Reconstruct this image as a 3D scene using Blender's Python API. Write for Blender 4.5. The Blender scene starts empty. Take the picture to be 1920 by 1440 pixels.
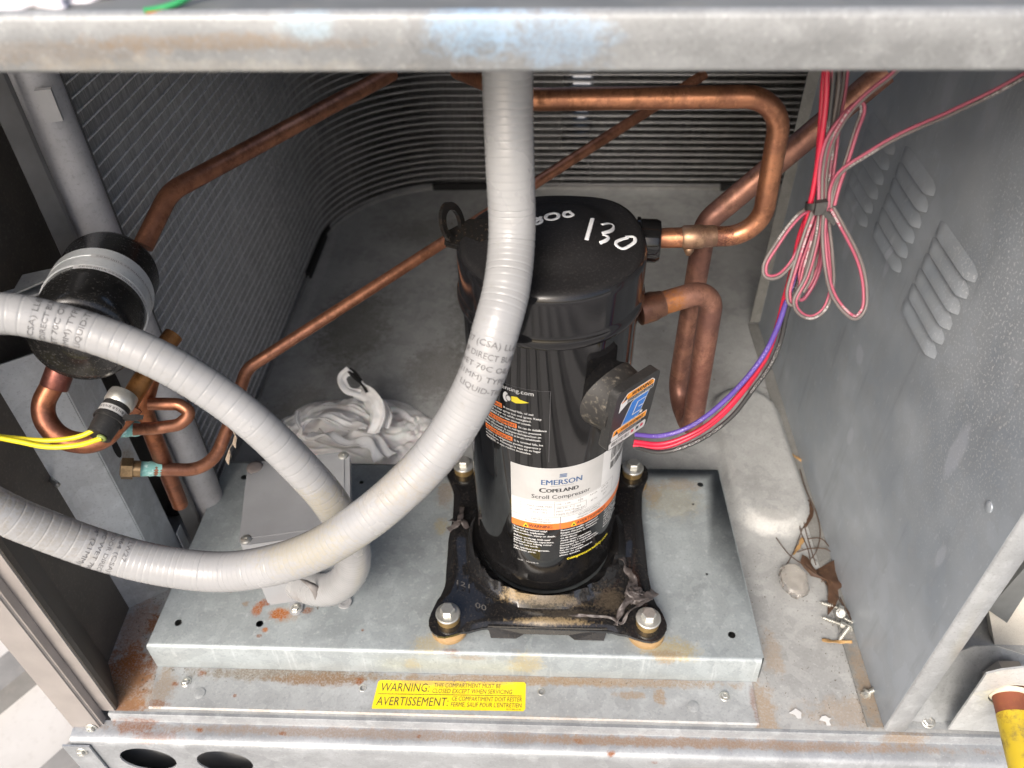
import bpy, bmesh, math, random
from mathutils import Vector, Matrix, noise as mnoise
R = math.radians
random.seed(7)
S = bpy.context.scene
COL = S.collection
MM = 0.001

# ------------------------------------------------------------------ camera
cam_d = bpy.data.cameras.new("camera")
cam = bpy.data.objects.new("camera", cam_d)
COL.objects.link(cam)
cam_d.sensor_width = 36.0
cam_d.lens = 28.3549
cam_d.clip_start = 0.02
cam_d.clip_end = 500
rows = [(0.999323, -0.01328, 0.03431), (0.034343, 0.671179, -0.7405), (-0.013194, 0.741177, 0.67118)]
cam.matrix_world = Matrix.Translation(Vector((-10.5, -515.2, 704.8)) * MM) @ Matrix(rows).to_4x4()
cam_d.dof.use_dof = True
cam_d.dof.focus_distance = 0.66
cam_d.dof.aperture_fstop = 7.0
S.camera = cam

# ------------------------------------------------------------------ sky and sun (overcast)
SUN_EL, SUN_AZ = R(40), R(200)          # azimuth measured clockwise from +Y
w = bpy.data.worlds.new("World")
S.world = w
w.use_nodes = True
nt = w.node_tree
nt.nodes.clear()
sky = nt.nodes.new("ShaderNodeTexSky")
sky.sky_type = 'NISHITA'
sky.sun_disc = False
sky.sun_elevation = SUN_EL
sky.sun_rotation = SUN_AZ
sky.air_density = 1.0
sky.dust_density = 6.0
sky.ozone_density = 1.0
bg = nt.nodes.new("ShaderNodeBackground")
bg.inputs[1].default_value = 0.15
wo = nt.nodes.new("ShaderNodeOutputWorld")
nt.links.new(sky.outputs[0], bg.inputs[0])
nt.links.new(bg.outputs[0], wo.inputs[0])
sl = bpy.data.lights.new("sun", 'SUN')
sl.energy = 1.3
sl.angle = R(26)
sl.color = (1.0, 0.98, 0.955)
so = bpy.data.objects.new("sun", sl)
COL.objects.link(so)
sd = Vector((math.sin(SUN_AZ) * math.cos(SUN_EL), math.cos(SUN_AZ) * math.cos(SUN_EL), math.sin(SUN_EL)))
so.rotation_euler = sd.to_track_quat('Z', 'Y').to_euler()
S.view_settings.view_transform = 'Standard'
S.view_settings.look = 'None'
S.view_settings.gamma = 1.0
S.view_settings.exposure = 0.74

# ------------------------------------------------------------------ materials
class NT:
    def __init__(s, name):
        s.m = bpy.data.materials.new(name); s.m.use_nodes = True
        s.t = s.m.node_tree; s.b = s.t.nodes['Principled BSDF']
        g = s.n('ShaderNodeNewGeometry'); s.geo = g
        v = s.n('ShaderNodeVectorMath', operation='SCALE'); v.inputs['Scale'].default_value = 1000.0
        s.l(g.outputs['Position'], v.inputs[0]); s.pos = v.outputs[0]
    def n(s, t, **k):
        x = s.t.nodes.new(t)
        for a, b in k.items(): setattr(x, a, b)
        return x
    def l(s, a, b): s.t.links.new(a, b)
    def noise(s, scale, detail=4, rough=.55, stretch=None):
        x = s.n('ShaderNodeTexNoise'); x.inputs['Scale'].default_value = scale
        x.inputs['Detail'].default_value = detail; x.inputs['Roughness'].default_value = rough
        p = s.pos
        if stretch:
            m = s.n('ShaderNodeVectorMath', operation='MULTIPLY'); m.inputs[1].default_value = stretch
            s.l(p, m.inputs[0]); p = m.outputs[0]
        s.l(p, x.inputs['Vector']); return x.outputs['Fac']
    def voro(s, scale, out='Color'):
        x = s.n('ShaderNodeTexVoronoi'); x.inputs['Scale'].default_value = scale
        s.l(s.pos, x.inputs['Vector']); return x.outputs[out]
    def math(s, op, a, b=None, clamp=False):
        x = s.n('ShaderNodeMath', operation=op, use_clamp=clamp)
        for i, v in ((0, a), (1, b)):
            if v is None: continue
            if isinstance(v, (int, float)): x.inputs[i].default_value = v
            else: s.l(v, x.inputs[i])
        return x.outputs[0]
    def ramp(s, f, lo, hi):
        x = s.n('ShaderNodeMapRange', interpolation_type='SMOOTHSTEP')
        s.l(f, x.inputs[0]); x.inputs[1].default_value = lo; x.inputs[2].default_value = hi
        return x.outputs[0]
    def mix(s, f, a, b):
        x = s.n('ShaderNodeMix', data_type='RGBA')
        for i, v in ((0, f), (6, a), (7, b)):
            if isinstance(v, (int, float)): x.inputs[i].default_value = v
            elif isinstance(v, tuple): x.inputs[i].default_value = (*v[:3], 1)
            else: s.l(v, x.inputs[i])
        return x.outputs[2]
    def spot(s, c, r, soft=.35, amp=.9, nscale=.12, grain=.62):
        a = s.n('ShaderNodeVectorMath', operation='SUBTRACT'); a.inputs[1].default_value = c
        s.l(s.pos, a.inputs[0])
        b = s.n('ShaderNodeVectorMath', operation='DIVIDE'); b.inputs[1].default_value = r if isinstance(r, tuple) else (r, r, r)
        s.l(a.outputs[0], b.inputs[0])
        d = s.n('ShaderNodeVectorMath', operation='LENGTH'); s.l(b.outputs[0], d.inputs[0])
        e = s.math('SUBTRACT', 1.0, d.outputs['Value'])
        n = s.math('MULTIPLY', s.math('SUBTRACT', s.noise(nscale, 6, .75), .5), amp * 2.4)
        k = s.ramp(s.math('ADD', e, n), -.05, soft * 1.7)
        if grain:
            g = s.ramp(s.noise(.55, 3, .7), .36, .60)
            k = s.math('MULTIPLY', k, s.math('ADD', s.math('MULTIPLY', g, grain), 1.12 - grain), True)
        return k
    def fin(s, col=None, rough=None, metal=None, bump=None, bstr=.2, bdist=.4):
        i = s.b.inputs
        for v, k in ((col, 'Base Color'), (rough, 'Roughness'), (metal, 'Metallic')):
            if v is None: continue
            if isinstance(v, tuple): i[k].default_value = (*v[:3], 1)
            elif isinstance(v, (int, float)): i[k].default_value = v
            else: s.l(v, i[k])
        if bump is not None:
            x = s.n('ShaderNodeBump'); x.inputs['Strength'].default_value = bstr; x.inputs['Distance'].default_value = bdist * MM
            s.l(bump, x.inputs['Height']); s.l(x.outputs[0], i['Normal'])
        return s.m

RUST = (.215, .075, .02); TAN = (.29, .205, .125); YEL = (.42, .33, .13); DIRT = (.20, .17, .13)
def galv(name, base=(.46, .49, .51), spots=(), metal=.35, rough=.42, white=.32, streak=None, dark=.25):
    s = NT(name)
    vc = s.n('ShaderNodeSeparateColor'); s.l(s.voro(.085), vc.inputs[0])
    sp = vc.outputs[0]
    big = s.noise(.012, 4); mid = s.noise(.06, 5, .6); fine = s.noise(.45, 3, .6)
    d = tuple(x * (1 - dark) for x in base); li = tuple(min(.9, x * 1.25 + .03) for x in base)
    c = s.mix(s.ramp(big, .3, .7), d, base)
    c = s.mix(s.math('MULTIPLY', s.ramp(sp, .2, .95), .22), c, li)
    c = s.mix(s.math('MULTIPLY', s.ramp(mid, .5, .72), white), c, li)
    c = s.mix(s.math('MULTIPLY', s.ramp(fine, .58, .78), .36), c, (.66, .68, .69))
    c = s.mix(s.math('MULTIPLY', s.ramp(fine, .46, .30), .4), c, tuple(x * .55 for x in base))
    if streak:
        st = s.noise(.2, 4, .6, streak)
        c = s.mix(s.math('MULTIPLY', s.ramp(st, .55, .80), .42), c, (.66, .70, .72))
    r = s.math('ADD', s.math('MULTIPLY', mid, .35), rough - .12)
    m = metal
    for (cc, rr, colr, a) in spots:
        k = s.math('MULTIPLY', s.spot(cc, rr), a)
        c = s.mix(k, c, colr)
        r = s.math('MAXIMUM', r, s.math('MULTIPLY', k, .85))
    return s.fin(c, r, m, s.math('ADD', fine, s.math('MULTIPLY', mid, 2.0)), .12, .3)

def copper(name, base=(.50, .205, .09), dark=(.115, .05, .035), amt=.5, purple=.35, spots=(), rough=.36, metal=.85):
    s = NT(name)
    a = s.noise(.05, 5, .65); b = s.noise(.35, 5, .7); big = s.noise(.018, 3)
    st = s.noise(.11, 6, .7, (.8, .6, .6))
    c = s.mix(s.math('MULTIPLY', s.ramp(a, .40, .62), amt), base, dark)
    c = s.mix(s.math('MULTIPLY', s.ramp(st, .52, .62), .55), c, tuple(x * .38 for x in base))
    c = s.mix(s.math('MULTIPLY', s.ramp(st, .42, .34), .45), c, tuple(min(.8, x * 1.35 + .02) for x in base))
    c = s.mix(s.math('MULTIPLY', s.ramp(big, .42, .62), purple), c, (.125, .06, .055))
    c = s.mix(s.math('MULTIPLY', s.ramp(b, .56, .72), .45), c, tuple(x * .35 for x in base))
    r = s.math('ADD', s.math('MULTIPLY', a, .4), rough - .16)
    for (cc, rr, colr, am) in spots:
        k = s.math('MULTIPLY', s.spot(cc, rr, nscale=.2), am); c = s.mix(k, c, colr)
        r = s.math('MAXIMUM', r, s.math('MULTIPLY', k, .8))
    return s.fin(c, r, metal, b, .12, .3)

def paint(name, col, rough=.3, metal=0.0, dust=0.0, dustcol=(.33, .31, .28), dscale=.5, var=.15, bump=.05, coat=0.0, spots=(), up=False):
    s = NT(name)
    n1 = s.noise(.03, 4); n2 = s.noise(dscale, 4, .65)
    c = s.mix(s.ramp(n1, .3, .7), tuple(x * (1 - var) for x in col), tuple(min(1, x * (1 + var)) for x in col))
    k = s.ramp(n2, .5, .74)
    k = s.math('MULTIPLY', k, dust)
    if up:
        sx = s.n('ShaderNodeSeparateXYZ'); s.l(s.geo.outputs['Normal'], sx.inputs[0])
        u = s.ramp(sx.outputs[2], .45, .95)
        k = s.math('MULTIPLY', s.math('ADD', k, .035), u, True)
        r = s.math('ADD', s.math('MULTIPLY', u, .5), s.math('MULTIPLY', n1, .1)); r = s.math('ADD', r, rough - .05)
        s.l(s.math('SUBTRACT', .5, s.math('MULTIPLY', u, .40)), s.b.inputs['Specular IOR Level'])
    else:
        r = s.math('ADD', s.math('MULTIPLY', k, .4), s.math('ADD', s.math('MULTIPLY', n1, .16), rough - .08))
    c = s.mix(k, c, dustcol)
    for (cc, rr, colr, am) in spots:
        q = s.math('MULTIPLY', s.spot(cc, rr, nscale=.3), am); c = s.mix(q, c, colr)
        r = s.math('MAXIMUM', r, s.math('MULTIPLY', q, .9))
    s.b.inputs['Coat Weight'].default_value = coat
    return s.fin(c, r, metal, n2, bump, .3)

# ------------------------------------------------------------------ mesh helpers (all in millimetres)
def V(p): return Vector(p)
def finish(name, bm, mat, parent=None, smooth=False, angle=None):
    me = bpy.data.meshes.new(name)
    bmesh.ops.recalc_face_normals(bm, faces=bm.faces[:])
    for v in bm.verts: v.co *= MM
    bm.to_mesh(me); bm.free()
    for m in (mat if isinstance(mat, (list, tuple)) else [mat]): me.materials.append(m)
    if smooth:
        me.polygons.foreach_set('use_smooth', [True] * len(me.polygons))
        if angle: me.set_sharp_from_angle(angle=R(angle))
    o = bpy.data.objects.new(name, me); COL.objects.link(o)
    if parent is not None: attach(o, parent)
    return o
def wpos(o):
    p = Vector((0, 0, 0))
    while o is not None: p = p + o.location; o = o.parent
    return p
def attach(o, parent):
    o.parent = parent; o.location = o.location - wpos(parent)
def tag(o, label=None, cat=None, group=None, kind=None):
    for k, v in (('label', label), ('category', cat), ('group', group), ('kind', kind)):
        if v: o[k] = v
    return o
def thing(name, label, cat, loc=(0, 0, 0), group=None):
    o = bpy.data.objects.new(name, None); COL.objects.link(o)
    o.empty_display_size = .02; o.location = Vector(loc) * MM
    return tag(o, label, cat, group)
def copy_tree(o, delta, parent=None):
    c = o.copy(); COL.objects.link(c)
    if parent is None: c.location = o.location + Vector(delta) * MM
    else: c.parent = parent
    for ch in [x for x in o.children]: copy_tree(ch, delta, c)
    return c
def box(bm, a, b, rot=0, pivot=None, bev=0):
    g = bmesh.ops.create_cube(bm, size=1)
    vs = g['verts']
    c = (V(a) + V(b)) / 2; d = V(b) - V(a)
    for v in vs: v.co = Vector((v.co.x * d.x, v.co.y * d.y, v.co.z * d.z)) + c
    if bev:
        es = list({e for v in vs for e in v.link_edges})
        r = bmesh.ops.bevel(bm, geom=es, offset=bev, segments=2, profile=.5, affect='EDGES')
        vs = list({v for f in r['faces'] for v in f.verts} | {v for v in vs if v.is_valid})
    if rot:
        M_ = Matrix.Rotation(R(rot), 3, 'Z'); p = V(pivot) if pivot else c
        for v in vs: v.co = M_ @ (v.co - p) + p
    return vs
def prism(bm, pts, direction):
    n = len(pts); d = V(direction)
    a = [bm.verts.new(V(p)) for p in pts]; b = [bm.verts.new(V(p) + d) for p in pts]
    bm.faces.new(a); bm.faces.new(b[::-1])
    for i in range(n): bm.faces.new((a[i], b[i], b[(i + 1) % n], a[(i + 1) % n]))
def strip(bm, prof, d, th=0):
    """extrude an open profile along d"""
    a = [bm.verts.new(V(p)) for p in prof]; b = [bm.verts.new(V(p) + V(d)) for p in prof]
    for i in range(len(prof) - 1): bm.faces.new((a[i], a[i + 1], b[i + 1], b[i]))
def thicken(bm, th):
    bmesh.ops.recalc_face_normals(bm, faces=bm.faces[:])
    bmesh.ops.solidify(bm, geom=bm.faces[:], thickness=th)
def catmull(pts, step=3.0):
    P = [V(p) for p in pts]; P = [2 * P[0] - P[1]] + P + [2 * P[-1] - P[-2]]
    dense = []
    for i in range(1, len(P) - 2):
        p0, p1, p2, p3 = P[i - 1:i + 3]
        t0 = 0; t1 = t0 + max((p1 - p0).length, 1e-3) ** .5; t2 = t1 + max((p2 - p1).length, 1e-3) ** .5; t3 = t2 + max((p3 - p2).length, 1e-3) ** .5
        n = max(4, int((p2 - p1).length / 1.0))
        for k in range(n):
            t = t1 + (t2 - t1) * k / n
            A1 = (t1 - t) / (t1 - t0) * p0 + (t - t0) / (t1 - t0) * p1
            A2 = (t2 - t) / (t2 - t1) * p1 + (t - t1) / (t2 - t1) * p2
            A3 = (t3 - t) / (t3 - t2) * p2 + (t - t2) / (t3 - t2) * p3
            B1 = (t2 - t) / (t2 - t0) * A1 + (t - t0) / (t2 - t0) * A2
            B2 = (t3 - t) / (t3 - t1) * A2 + (t - t1) / (t3 - t1) * A3
            dense.append((t2 - t) / (t2 - t1) * B1 + (t - t1) / (t2 - t1) * B2)
    dense.append(P[-2])
    return resample(dense, step)
def resample(d, step):
    L = [0]
    for a, b in zip(d, d[1:]): L.append(L[-1] + (b - a).length)
    n = max(2, int(L[-1] / step)); out = []; j = 0
    for k in range(n + 1):
        s = L[-1] * k / n
        while j < len(d) - 2 and L[j + 1] < s: j += 1
        f = (s - L[j]) / max(1e-9, L[j + 1] - L[j]); out.append(d[j].lerp(d[j + 1], min(1, max(0, f))))
    return out
def fillet(pts, rad, step=3.0):
    """polyline with rounded corners, as bent copper tube"""
    P = [V(p) for p in pts]; rad = rad if isinstance(rad, (list, tuple)) else [rad] * len(P)
    out = [P[0]]
    for i in range(1, len(P) - 1):
        a = (P[i - 1] - P[i]); b = (P[i + 1] - P[i]); la, lb = a.length, b.length
        a.normalize(); b.normalize(); ang = a.angle(b)
        if ang > 3.1: out.append(P[i]); continue
        t = min(max(rad[i], .5) / math.tan(ang / 2), la * .49, lb * .49); r = t * math.tan(ang / 2)
        bis = (a + b).normalized(); c = P[i] + bis * (r / math.sin(ang / 2))
        s = P[i] + a * t - c; e = P[i] + b * t - c; tot = s.angle(e); ax = s.cross(e).normalized()
        n = max(4, int(tot * r / 2))
        for k in range(n + 1): out.append(c + Matrix.Rotation(tot * k / n, 3, ax) @ s)
    out.append(P[-1])
    return resample(out, step)
def frames(path, up=(0, 0, 1)):
    T = []
    for i in range(len(path)):
        a = path[max(0, i - 1)]; b = path[min(len(path) - 1, i + 1)]; T.append((b - a).normalized())
    n = V(up) - T[0] * V(up).dot(T[0])
    if n.length < .05: n = V((1, 0, 0)) - T[0] * T[0].x
    n.normalize(); F = []
    for i, t in enumerate(T):
        if i:
            ax = T[i - 1].cross(t)
            if ax.length > 1e-9:
                n = Matrix.Rotation(T[i - 1].angle(t), 3, ax.normalized()) @ n
            n = (n - t * n.dot(t)).normalized()
        F.append((t, n, t.cross(n)))
    return F
def sweep(bm, path, r, seg=16, cap=True, rf=None, stripe=None, flat=1.0, up=(0, 0, 1)):
    F = frames(path, up); rings = []; s = 0
    for i, p in enumerate(path):
        if i: s += (p - path[i - 1]).length
        rr = rf(s, i / (len(path) - 1)) if rf else r
        t, n, b = F[i]
        rings.append([bm.verts.new(p + n * (rr * flat * math.cos(2 * math.pi * k / seg)) + b * (rr * math.sin(2 * math.pi * k / seg))) for k in range(seg)])
    for A, B in zip(rings, rings[1:]):
        for k in range(seg):
            f = bm.faces.new((A[k], A[(k + 1) % seg], B[(k + 1) % seg], B[k]))
            if stripe and k in stripe: f.material_index = 1
    if cap: bm.faces.new(rings[0][::-1]); bm.faces.new(rings[-1])
    return F
def tube(name, path, r, mat, parent=None, seg=16, **k):
    bm = bmesh.new(); sweep(bm, path, r, seg, **k)
    return finish(name, bm, mat, parent, True, 50)
def lathe(bm, prof, seg=64, M_=None, cap=True, a0=0, a1=2 * math.pi):
    full = abs(a1 - a0 - 2 * math.pi) < 1e-6; n = seg if full else seg + 1
    rings = []
    for (r, z) in prof:
        rg = []
        for k in range(n):
            a = a0 + (a1 - a0) * k / seg
            p = Vector((r * math.cos(a), r * math.sin(a), z))
            rg.append(bm.verts.new(M_ @ p if M_ else p))
        rings.append(rg)
    for A, B in zip(rings, rings[1:]):
        for k in range(seg):
            j = (k + 1) % n
            bm.faces.new((A[k], A[j], B[j], B[k]))
    if cap and full:
        if prof[0][0] > 1e-6: bm.faces.new(rings[0][::-1])
        if prof[-1][0] > 1e-6: bm.faces.new(rings[-1])
    return rings
def axis(p, d, up=(0, 0, 1)):
    z = V(d).normalized(); x = V(up).cross(z)
    if x.length < 1e-3: x = V((1, 0, 0)).cross(z)
    x.normalize(); y = z.cross(x)
    return Matrix.Translation(V(p)) @ Matrix((x, y, z)).transposed().to_4x4()
def holed(bm, outline, holes, mp, seg=20):
    """flat sheet with round/oval holes; 2d -> 3d by mp"""
    def loop(pts):
        vs = [bm.verts.new(mp(*p)) for p in pts]
        return [bm.edges.new((vs[i], vs[(i + 1) % len(vs)])) for i in range(len(vs))]
    es = loop(outline)
    for (cx, cy, rx, ry) in holes:
        es += loop([(cx + rx * math.cos(2 * math.pi * k / seg), cy + ry * math.sin(2 * math.pi * k / seg)) for k in range(seg)])
    bmesh.ops.triangle_fill(bm, use_beauty=True, use_dissolve=False, edges=es)
# ---- lettering: the built-in font turned into mesh, mapped onto a surface
_tc = {}
def glyphs(txt, bold=0.0, italic=0.0, res=2):
    key = (txt, bold, italic, res)
    if key not in _tc:
        c = bpy.data.curves.new('lettering', 'FONT'); c.body = txt; c.resolution_u = res; c.offset = bold; c.shear = italic
        o = bpy.data.objects.new('lettering', c)
        COL.objects.link(o); dg = bpy.context.evaluated_depsgraph_get(); dg.update()
        me = bpy.data.meshes.new_from_object(o.evaluated_get(dg))
        vs = [(v.co.x, v.co.y) for v in me.vertices]; fs = [tuple(p.vertices) for p in me.polygons]
        bpy.data.objects.remove(o); bpy.data.curves.remove(c); bpy.data.meshes.remove(me)
        x0 = min((v[0] for v in vs), default=0); x1 = max((v[0] for v in vs), default=1)
        _tc[key] = (vs, fs, x0, x1)
    return _tc[key]
def write(bm, txt, x, y, h, mp, width=None, align='L', bold=0.0, italic=0.0, sx=1.0, mi=0):
    """h = cap height in mm, width = forced total width; mp(u,v) -> 3d"""
    vs, fs, x0, x1 = glyphs(txt, 0.0, italic)
    k = h / .70; kx = (width / (x1 - x0)) if width else k * sx
    wd = (x1 - x0) * kx; ox = x - (0 if align == 'L' else wd / 2 if align == 'C' else wd)
    for sh in ((0,) if bold <= 0 else (-bold * h * 2.2, bold * h * 2.2)):
        nv = [bm.verts.new(mp(ox + sh + (a - x0) * kx, y + b * k)) for a, b in vs]
        for f in fs:
            try:
                q = bm.faces.new([nv[i] for i in f]); q.material_index = mi
            except ValueError: pass
    return wd
def quad(bm, x0, y0, x1, y1, mp, nx=1, mi=0, skew=0):
    g = [[bm.verts.new(mp(x0 + (x1 - x0) * i / nx + (skew if j else 0), (y0, y1)[j])) for i in range(nx + 1)] for j in (0, 1)]
    for i in range(nx):
        f = bm.faces.new((g[0][i], g[0][i + 1], g[1][i + 1], g[1][i])); f.material_index = mi
def poly(bm, pts, mp, mi=0):
    f = bm.faces.new([bm.verts.new(mp(*p)) for p in pts]); f.material_index = mi
def hexbolt(bm, r, h, M_, dome=.6):
    lathe(bm, [(r, 0), (r, h - dome), (r * .86, h), (0.001, h)], 6, M_)
def screw_head(bm, M_, rw=5.5, rh=3.6, h=4):
    lathe(bm, [(rw, 0), (rw, .6), (rw * .9, 1.1), (rh, 1.2)], 20, M_, cap=False)
    lathe(bm, [(rh, 1.1), (rh, h - .4), (rh * .85, h), (rh * .6, h), (rh * .5, h - .8), (.001, h - .8)], 6, M_)

# ------------------------------------------------------------------ shared materials
PLAIN = {}
def plain(name, col, rough=.5, metal=0.0):
    if name not in PLAIN: PLAIN[name] = paint(name, col, rough, metal, 0.0, var=.06, bump=.02)
    return PLAIN[name]
m_zinc = galv('zinc_plate', (.62, .62, .58), metal=.8, rough=.3)
m_white = plain('white_print', (.58, .585, .585)); m_ink = plain('black_print', (.02, .02, .022))
m_orange = plain('orange_print', (.72, .17, .03)); m_amber = plain('amber_print', (.80, .30, .02))
m_yelp = plain('yellow_print', (.75, .62, .03)); m_blue = plain('blue_print', (.03, .16, .50)); m_navy = plain('navy_print', (.04, .09, .20))
m_redp = plain('red_print', (.55, .04, .08)); m_greyl = plain('grey_print', (.42, .42, .415)); m_greyt = plain('grey_ink', (.11, .11, .115))
m_black = paint('black_enamel', (.006, .006, .0065), .03, 0, .05, (.22, .20, .17), .8, .2, .02)
m_cap = paint('black_enamel_cap', (.008, .008, .009), .09, 0, .10, (.20, .19, .18), .6, .2, .06, up=True)
for m_ in (m_black, m_cap): m_.node_tree.nodes['Principled BSDF'].inputs['Specular IOR Level'].default_value = .5
m_rubber = paint('black_plastic', (.018, .018, .018), .5, 0, .25, (.12, .11, .10), .5, .2, .12)
m_dusty = paint('dusty_black_plastic', (.02, .019, .018), .55, 0, .75, (.17, .15, .12), .25, .2, .2)

exec_order = None
# ================================================================== SETTING
def setting():
    s = NT('roof_membrane')
    n = s.noise(.004, 5); f = s.noise(.08, 5, .6)
    c = s.mix(s.ramp(n, .35, .65), (.47, .455, .43), (.56, .545, .52)); c = s.mix(s.math('MULTIPLY', s.ramp(f, .5, .8), .4), c, (.37, .35, .32))
    m = s.fin(c, .65, 0, f, .15, 1)
    bm = bmesh.new(); quad(bm, -60000, -60000, 60000, 60000, lambda x, y: Vector((x, y, -450)))
    tag(finish('roof_surface', bm, m), kind='structure')
    # standing ribs of the roof sheet beside the unit
    m2 = paint('roof_rib_paint', (.22, .215, .205), .5, 0, .3, (.36, .34, .31), .05, .1)
    bm = bmesh.new()
    dx, dy = .56, .83
    for k in range(-14, 10):
        ox, oy = -640 - k * 205 * dy, -40 + k * 205 * dx
        a = Vector((ox - dx * 2600, oy - dy * 2600, -450)); d = Vector((dx, dy, 0)) * 5200; nn = Vector((-dy, dx, 0))
        prof = [a - nn * 40, a - nn * 26 + Vector((0, 0, 26)), a + nn * 26 + Vector((0, 0, 26)), a + nn * 40]
        strip(bm, prof, d)
    tag(finish('roof_ribs', bm, m2), kind='structure')
setting()

# ================================================================== CABINET
sp_floor = [((-420, -140, -38), (45, 45, 20), RUST, 1.0), ((-415, -115, -38), (14, 20, 20), (.25, .085, .02), 1.0), ((-400, -135, -38), (12, 9, 20), (.25, .085, .02), 1.0), ((-422, -150, -38), (18, 16, 20), (.10, .045, .02), .9), ((-395, -160, -38), (16, 8, 20), (.33, .13, .03), .95), ((-408, -75, -38), (9, 14, 20), (.22, .08, .02), .9), ((-395, -95, -38), (8, 30, 20), RUST, .8), ((-408, -165, -38), (28, 14, 20), RUST, .9), ((-425, -80, -38), (22, 45, 20), RUST, .55),
            ((-400, -150, -38), (35, 30, 20), TAN, .45),
            ((290, -150, -38), (60, 18, 10), TAN, .5), ((205, -150, -38), (16, 40, 10), TAN, .75), ((225, -90, -38), (12, 30, 10), TAN, .5),
            ((-290, 430, -38), (70, 120, 20), (.11, .105, .09), .7), ((-150, 330, -38), (60, 80, 20), (.13, .12, .11), .6), ((-120, 560, -38), (40, 260, 20), (.10, .10, .09), .6), ((60, 640, -38), (60, 160, 20), (.13, .125, .11), .55), ((-200, 700, -38), (110, 60, 20), (.12, .12, .10), .5), ((-330, 250, -38), (40, 60, 20), (.14, .13, .11), .5),
            ((255, 70, -30), (40, 18, 40), (.58, .575, .55), .35),
            ((180, 330, -38), (90, 120, 20), (.20, .19, .18), .35), ((-370, 560, -38), (10, 200, 20), (.5, .5, .5), .5)]
m_floor = galv('floor_zinc', (.36, .37, .37), sp_floor, .08, .62, .3, dark=.28)
m_deck = galv('deck_zinc', (.345, .385, .40), [
    ((-262, -83, 0), (20, 12, 8), (.33, .22, .12), .5), ((-266, -83, 0), (13, 8, 8), (.34, .105, .015), 1.0), ((-290, -78, 0), (7, 9, 8), (.36, .11, .015), .9), ((-283, -70, 0), (7, 5, 8), (.30, .09, .02), .8), ((-238, -78, 0), (7, 5, 8), RUST, .8), ((-276, -100, 0), (4, 3.5, 8), (.36, .12, .02), .9), ((-280, -107, 0), (3, 2.5, 8), RUST, .7), ((-303, -72, 0), (5, 4, 8), TAN, .7), ((-180, -98, 0), (2.5, 2.5, 8), RUST, .8),
    ((-330, -30, 0), (16, 22, 8), YEL, .55), ((-322, -50, 0), (8, 10, 8), TAN, .8),
    ((-113, -112, 0), (22, 12, 8), YEL, .5), ((118, -112, 0), (30, 16, 8), YEL, .65), ((112, -117, 0), (20, 6, 14), TAN, .6),
    ((-116, 75, 0), (12, 22, 8), TAN, .55), ((-116, 30, 0), (10, 14, 8), YEL, .5), ((118, 82, 0), (12, 22, 8), TAN, .6), ((150, 95, 0), (30, 12, 8), TAN, .5), ((140, 70, 0), (40, 30, 8), YEL, .25),
    ((-20, -121, -15), (22, 12, 18), YEL, .5), ((-75, -121, -6), (26, 8, 5), TAN, .5), ((-130, -121, -20), (10, 8, 12), YEL, .35),
    ((-92, -119, 0), (12, 4, 5), RUST, .5)], .3, .42, .35, streak=(.8, .8, .07))
m_ledge = galv('ledge_zinc', (.37, .39, .40), [
    ((-250, -127, -37), (130, 10, 6), DIRT, .9), ((-220, -131, -37), (60, 9, 6), (.22, .14, .08), .9), ((60, -126, -37), (150, 7, 6), TAN, .75), ((-50, -127, -37), (140, 6, 6), TAN, .8),
    ((108, -140, -37), (8, 10, 6), TAN, .8), ((80, -139, -37), (18, 5, 6), TAN, .7), ((198, -145, -37), (5, 30, 6), RUST, .5), ((-372, -145, -37), (16, 26, 6), TAN, .6), ((-372, -160, -37), (14, 5, 6), RUST, .6), ((-340, -128, -37), (5, 4, 6), RUST, .8), ((-300, -150, -37), (3, 2.5, 6), RUST, .8), ((-362, -140, -37), (5, 3, 6), RUST, .9), ((-182, -132, -37), (5, 5, 6), RUST, .9),
    ((-100, -166, -37), (330, 5, 6), TAN, .45)], .25, .45, .4)
m_sill = galv('sill_zinc', (.34, .36, .38), [
    ((-100, -177, -51), (440, 6, 5), (.26, .175, .115), .62), ((-392, -176, -50), (28, 9, 8), RUST, .6), ((-330, -178, -51), (4, 3, 5), RUST, .9), ((-250, -179, -51), (5, 2.5, 5), RUST, .8), ((-120, -178, -51), (3, 2.5, 5), RUST, .8), ((30, -178, -51), (6, 3, 5), RUST, .8), ((180, -177, -51), (270, 6, 5), (.28, .18, .11), .62),
    ((-370, -185, -53), (30, 8, 6), RUST, .45), ((60, -188, -53), (5, 4, 6), RUST, .9), ((330, -170, -44), (25, 12, 12), TAN, .7), ((100, -196, -60), (6, 6, 6), RUST, .8)], .35, .38, .55)
m_beam = galv('beam_zinc', (.285, .297, .303), [
    ((-150, -166, 583), (75, 10, 5), TAN, .5), ((-230, -166, 578), (60, 10, 8), TAN, .3), ((-40, -166, 590), (26, 10, 16), (.30, .47, .66), .55), ((-5, -166, 584), (30, 10, 14), (.33, .48, .66), .5), ((-110, -166, 590), (14, 10, 9), (.42, .57, .68), .5),
    ((-170, -166, 572), (120, 10, 5), (.50, .46, .38), .25)], .25, .45, .6)
m_shelf = paint('shelf_paint', (.13, .134, .13), .6, 0, .4, (.19, .19, .18), .08, .15)

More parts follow.
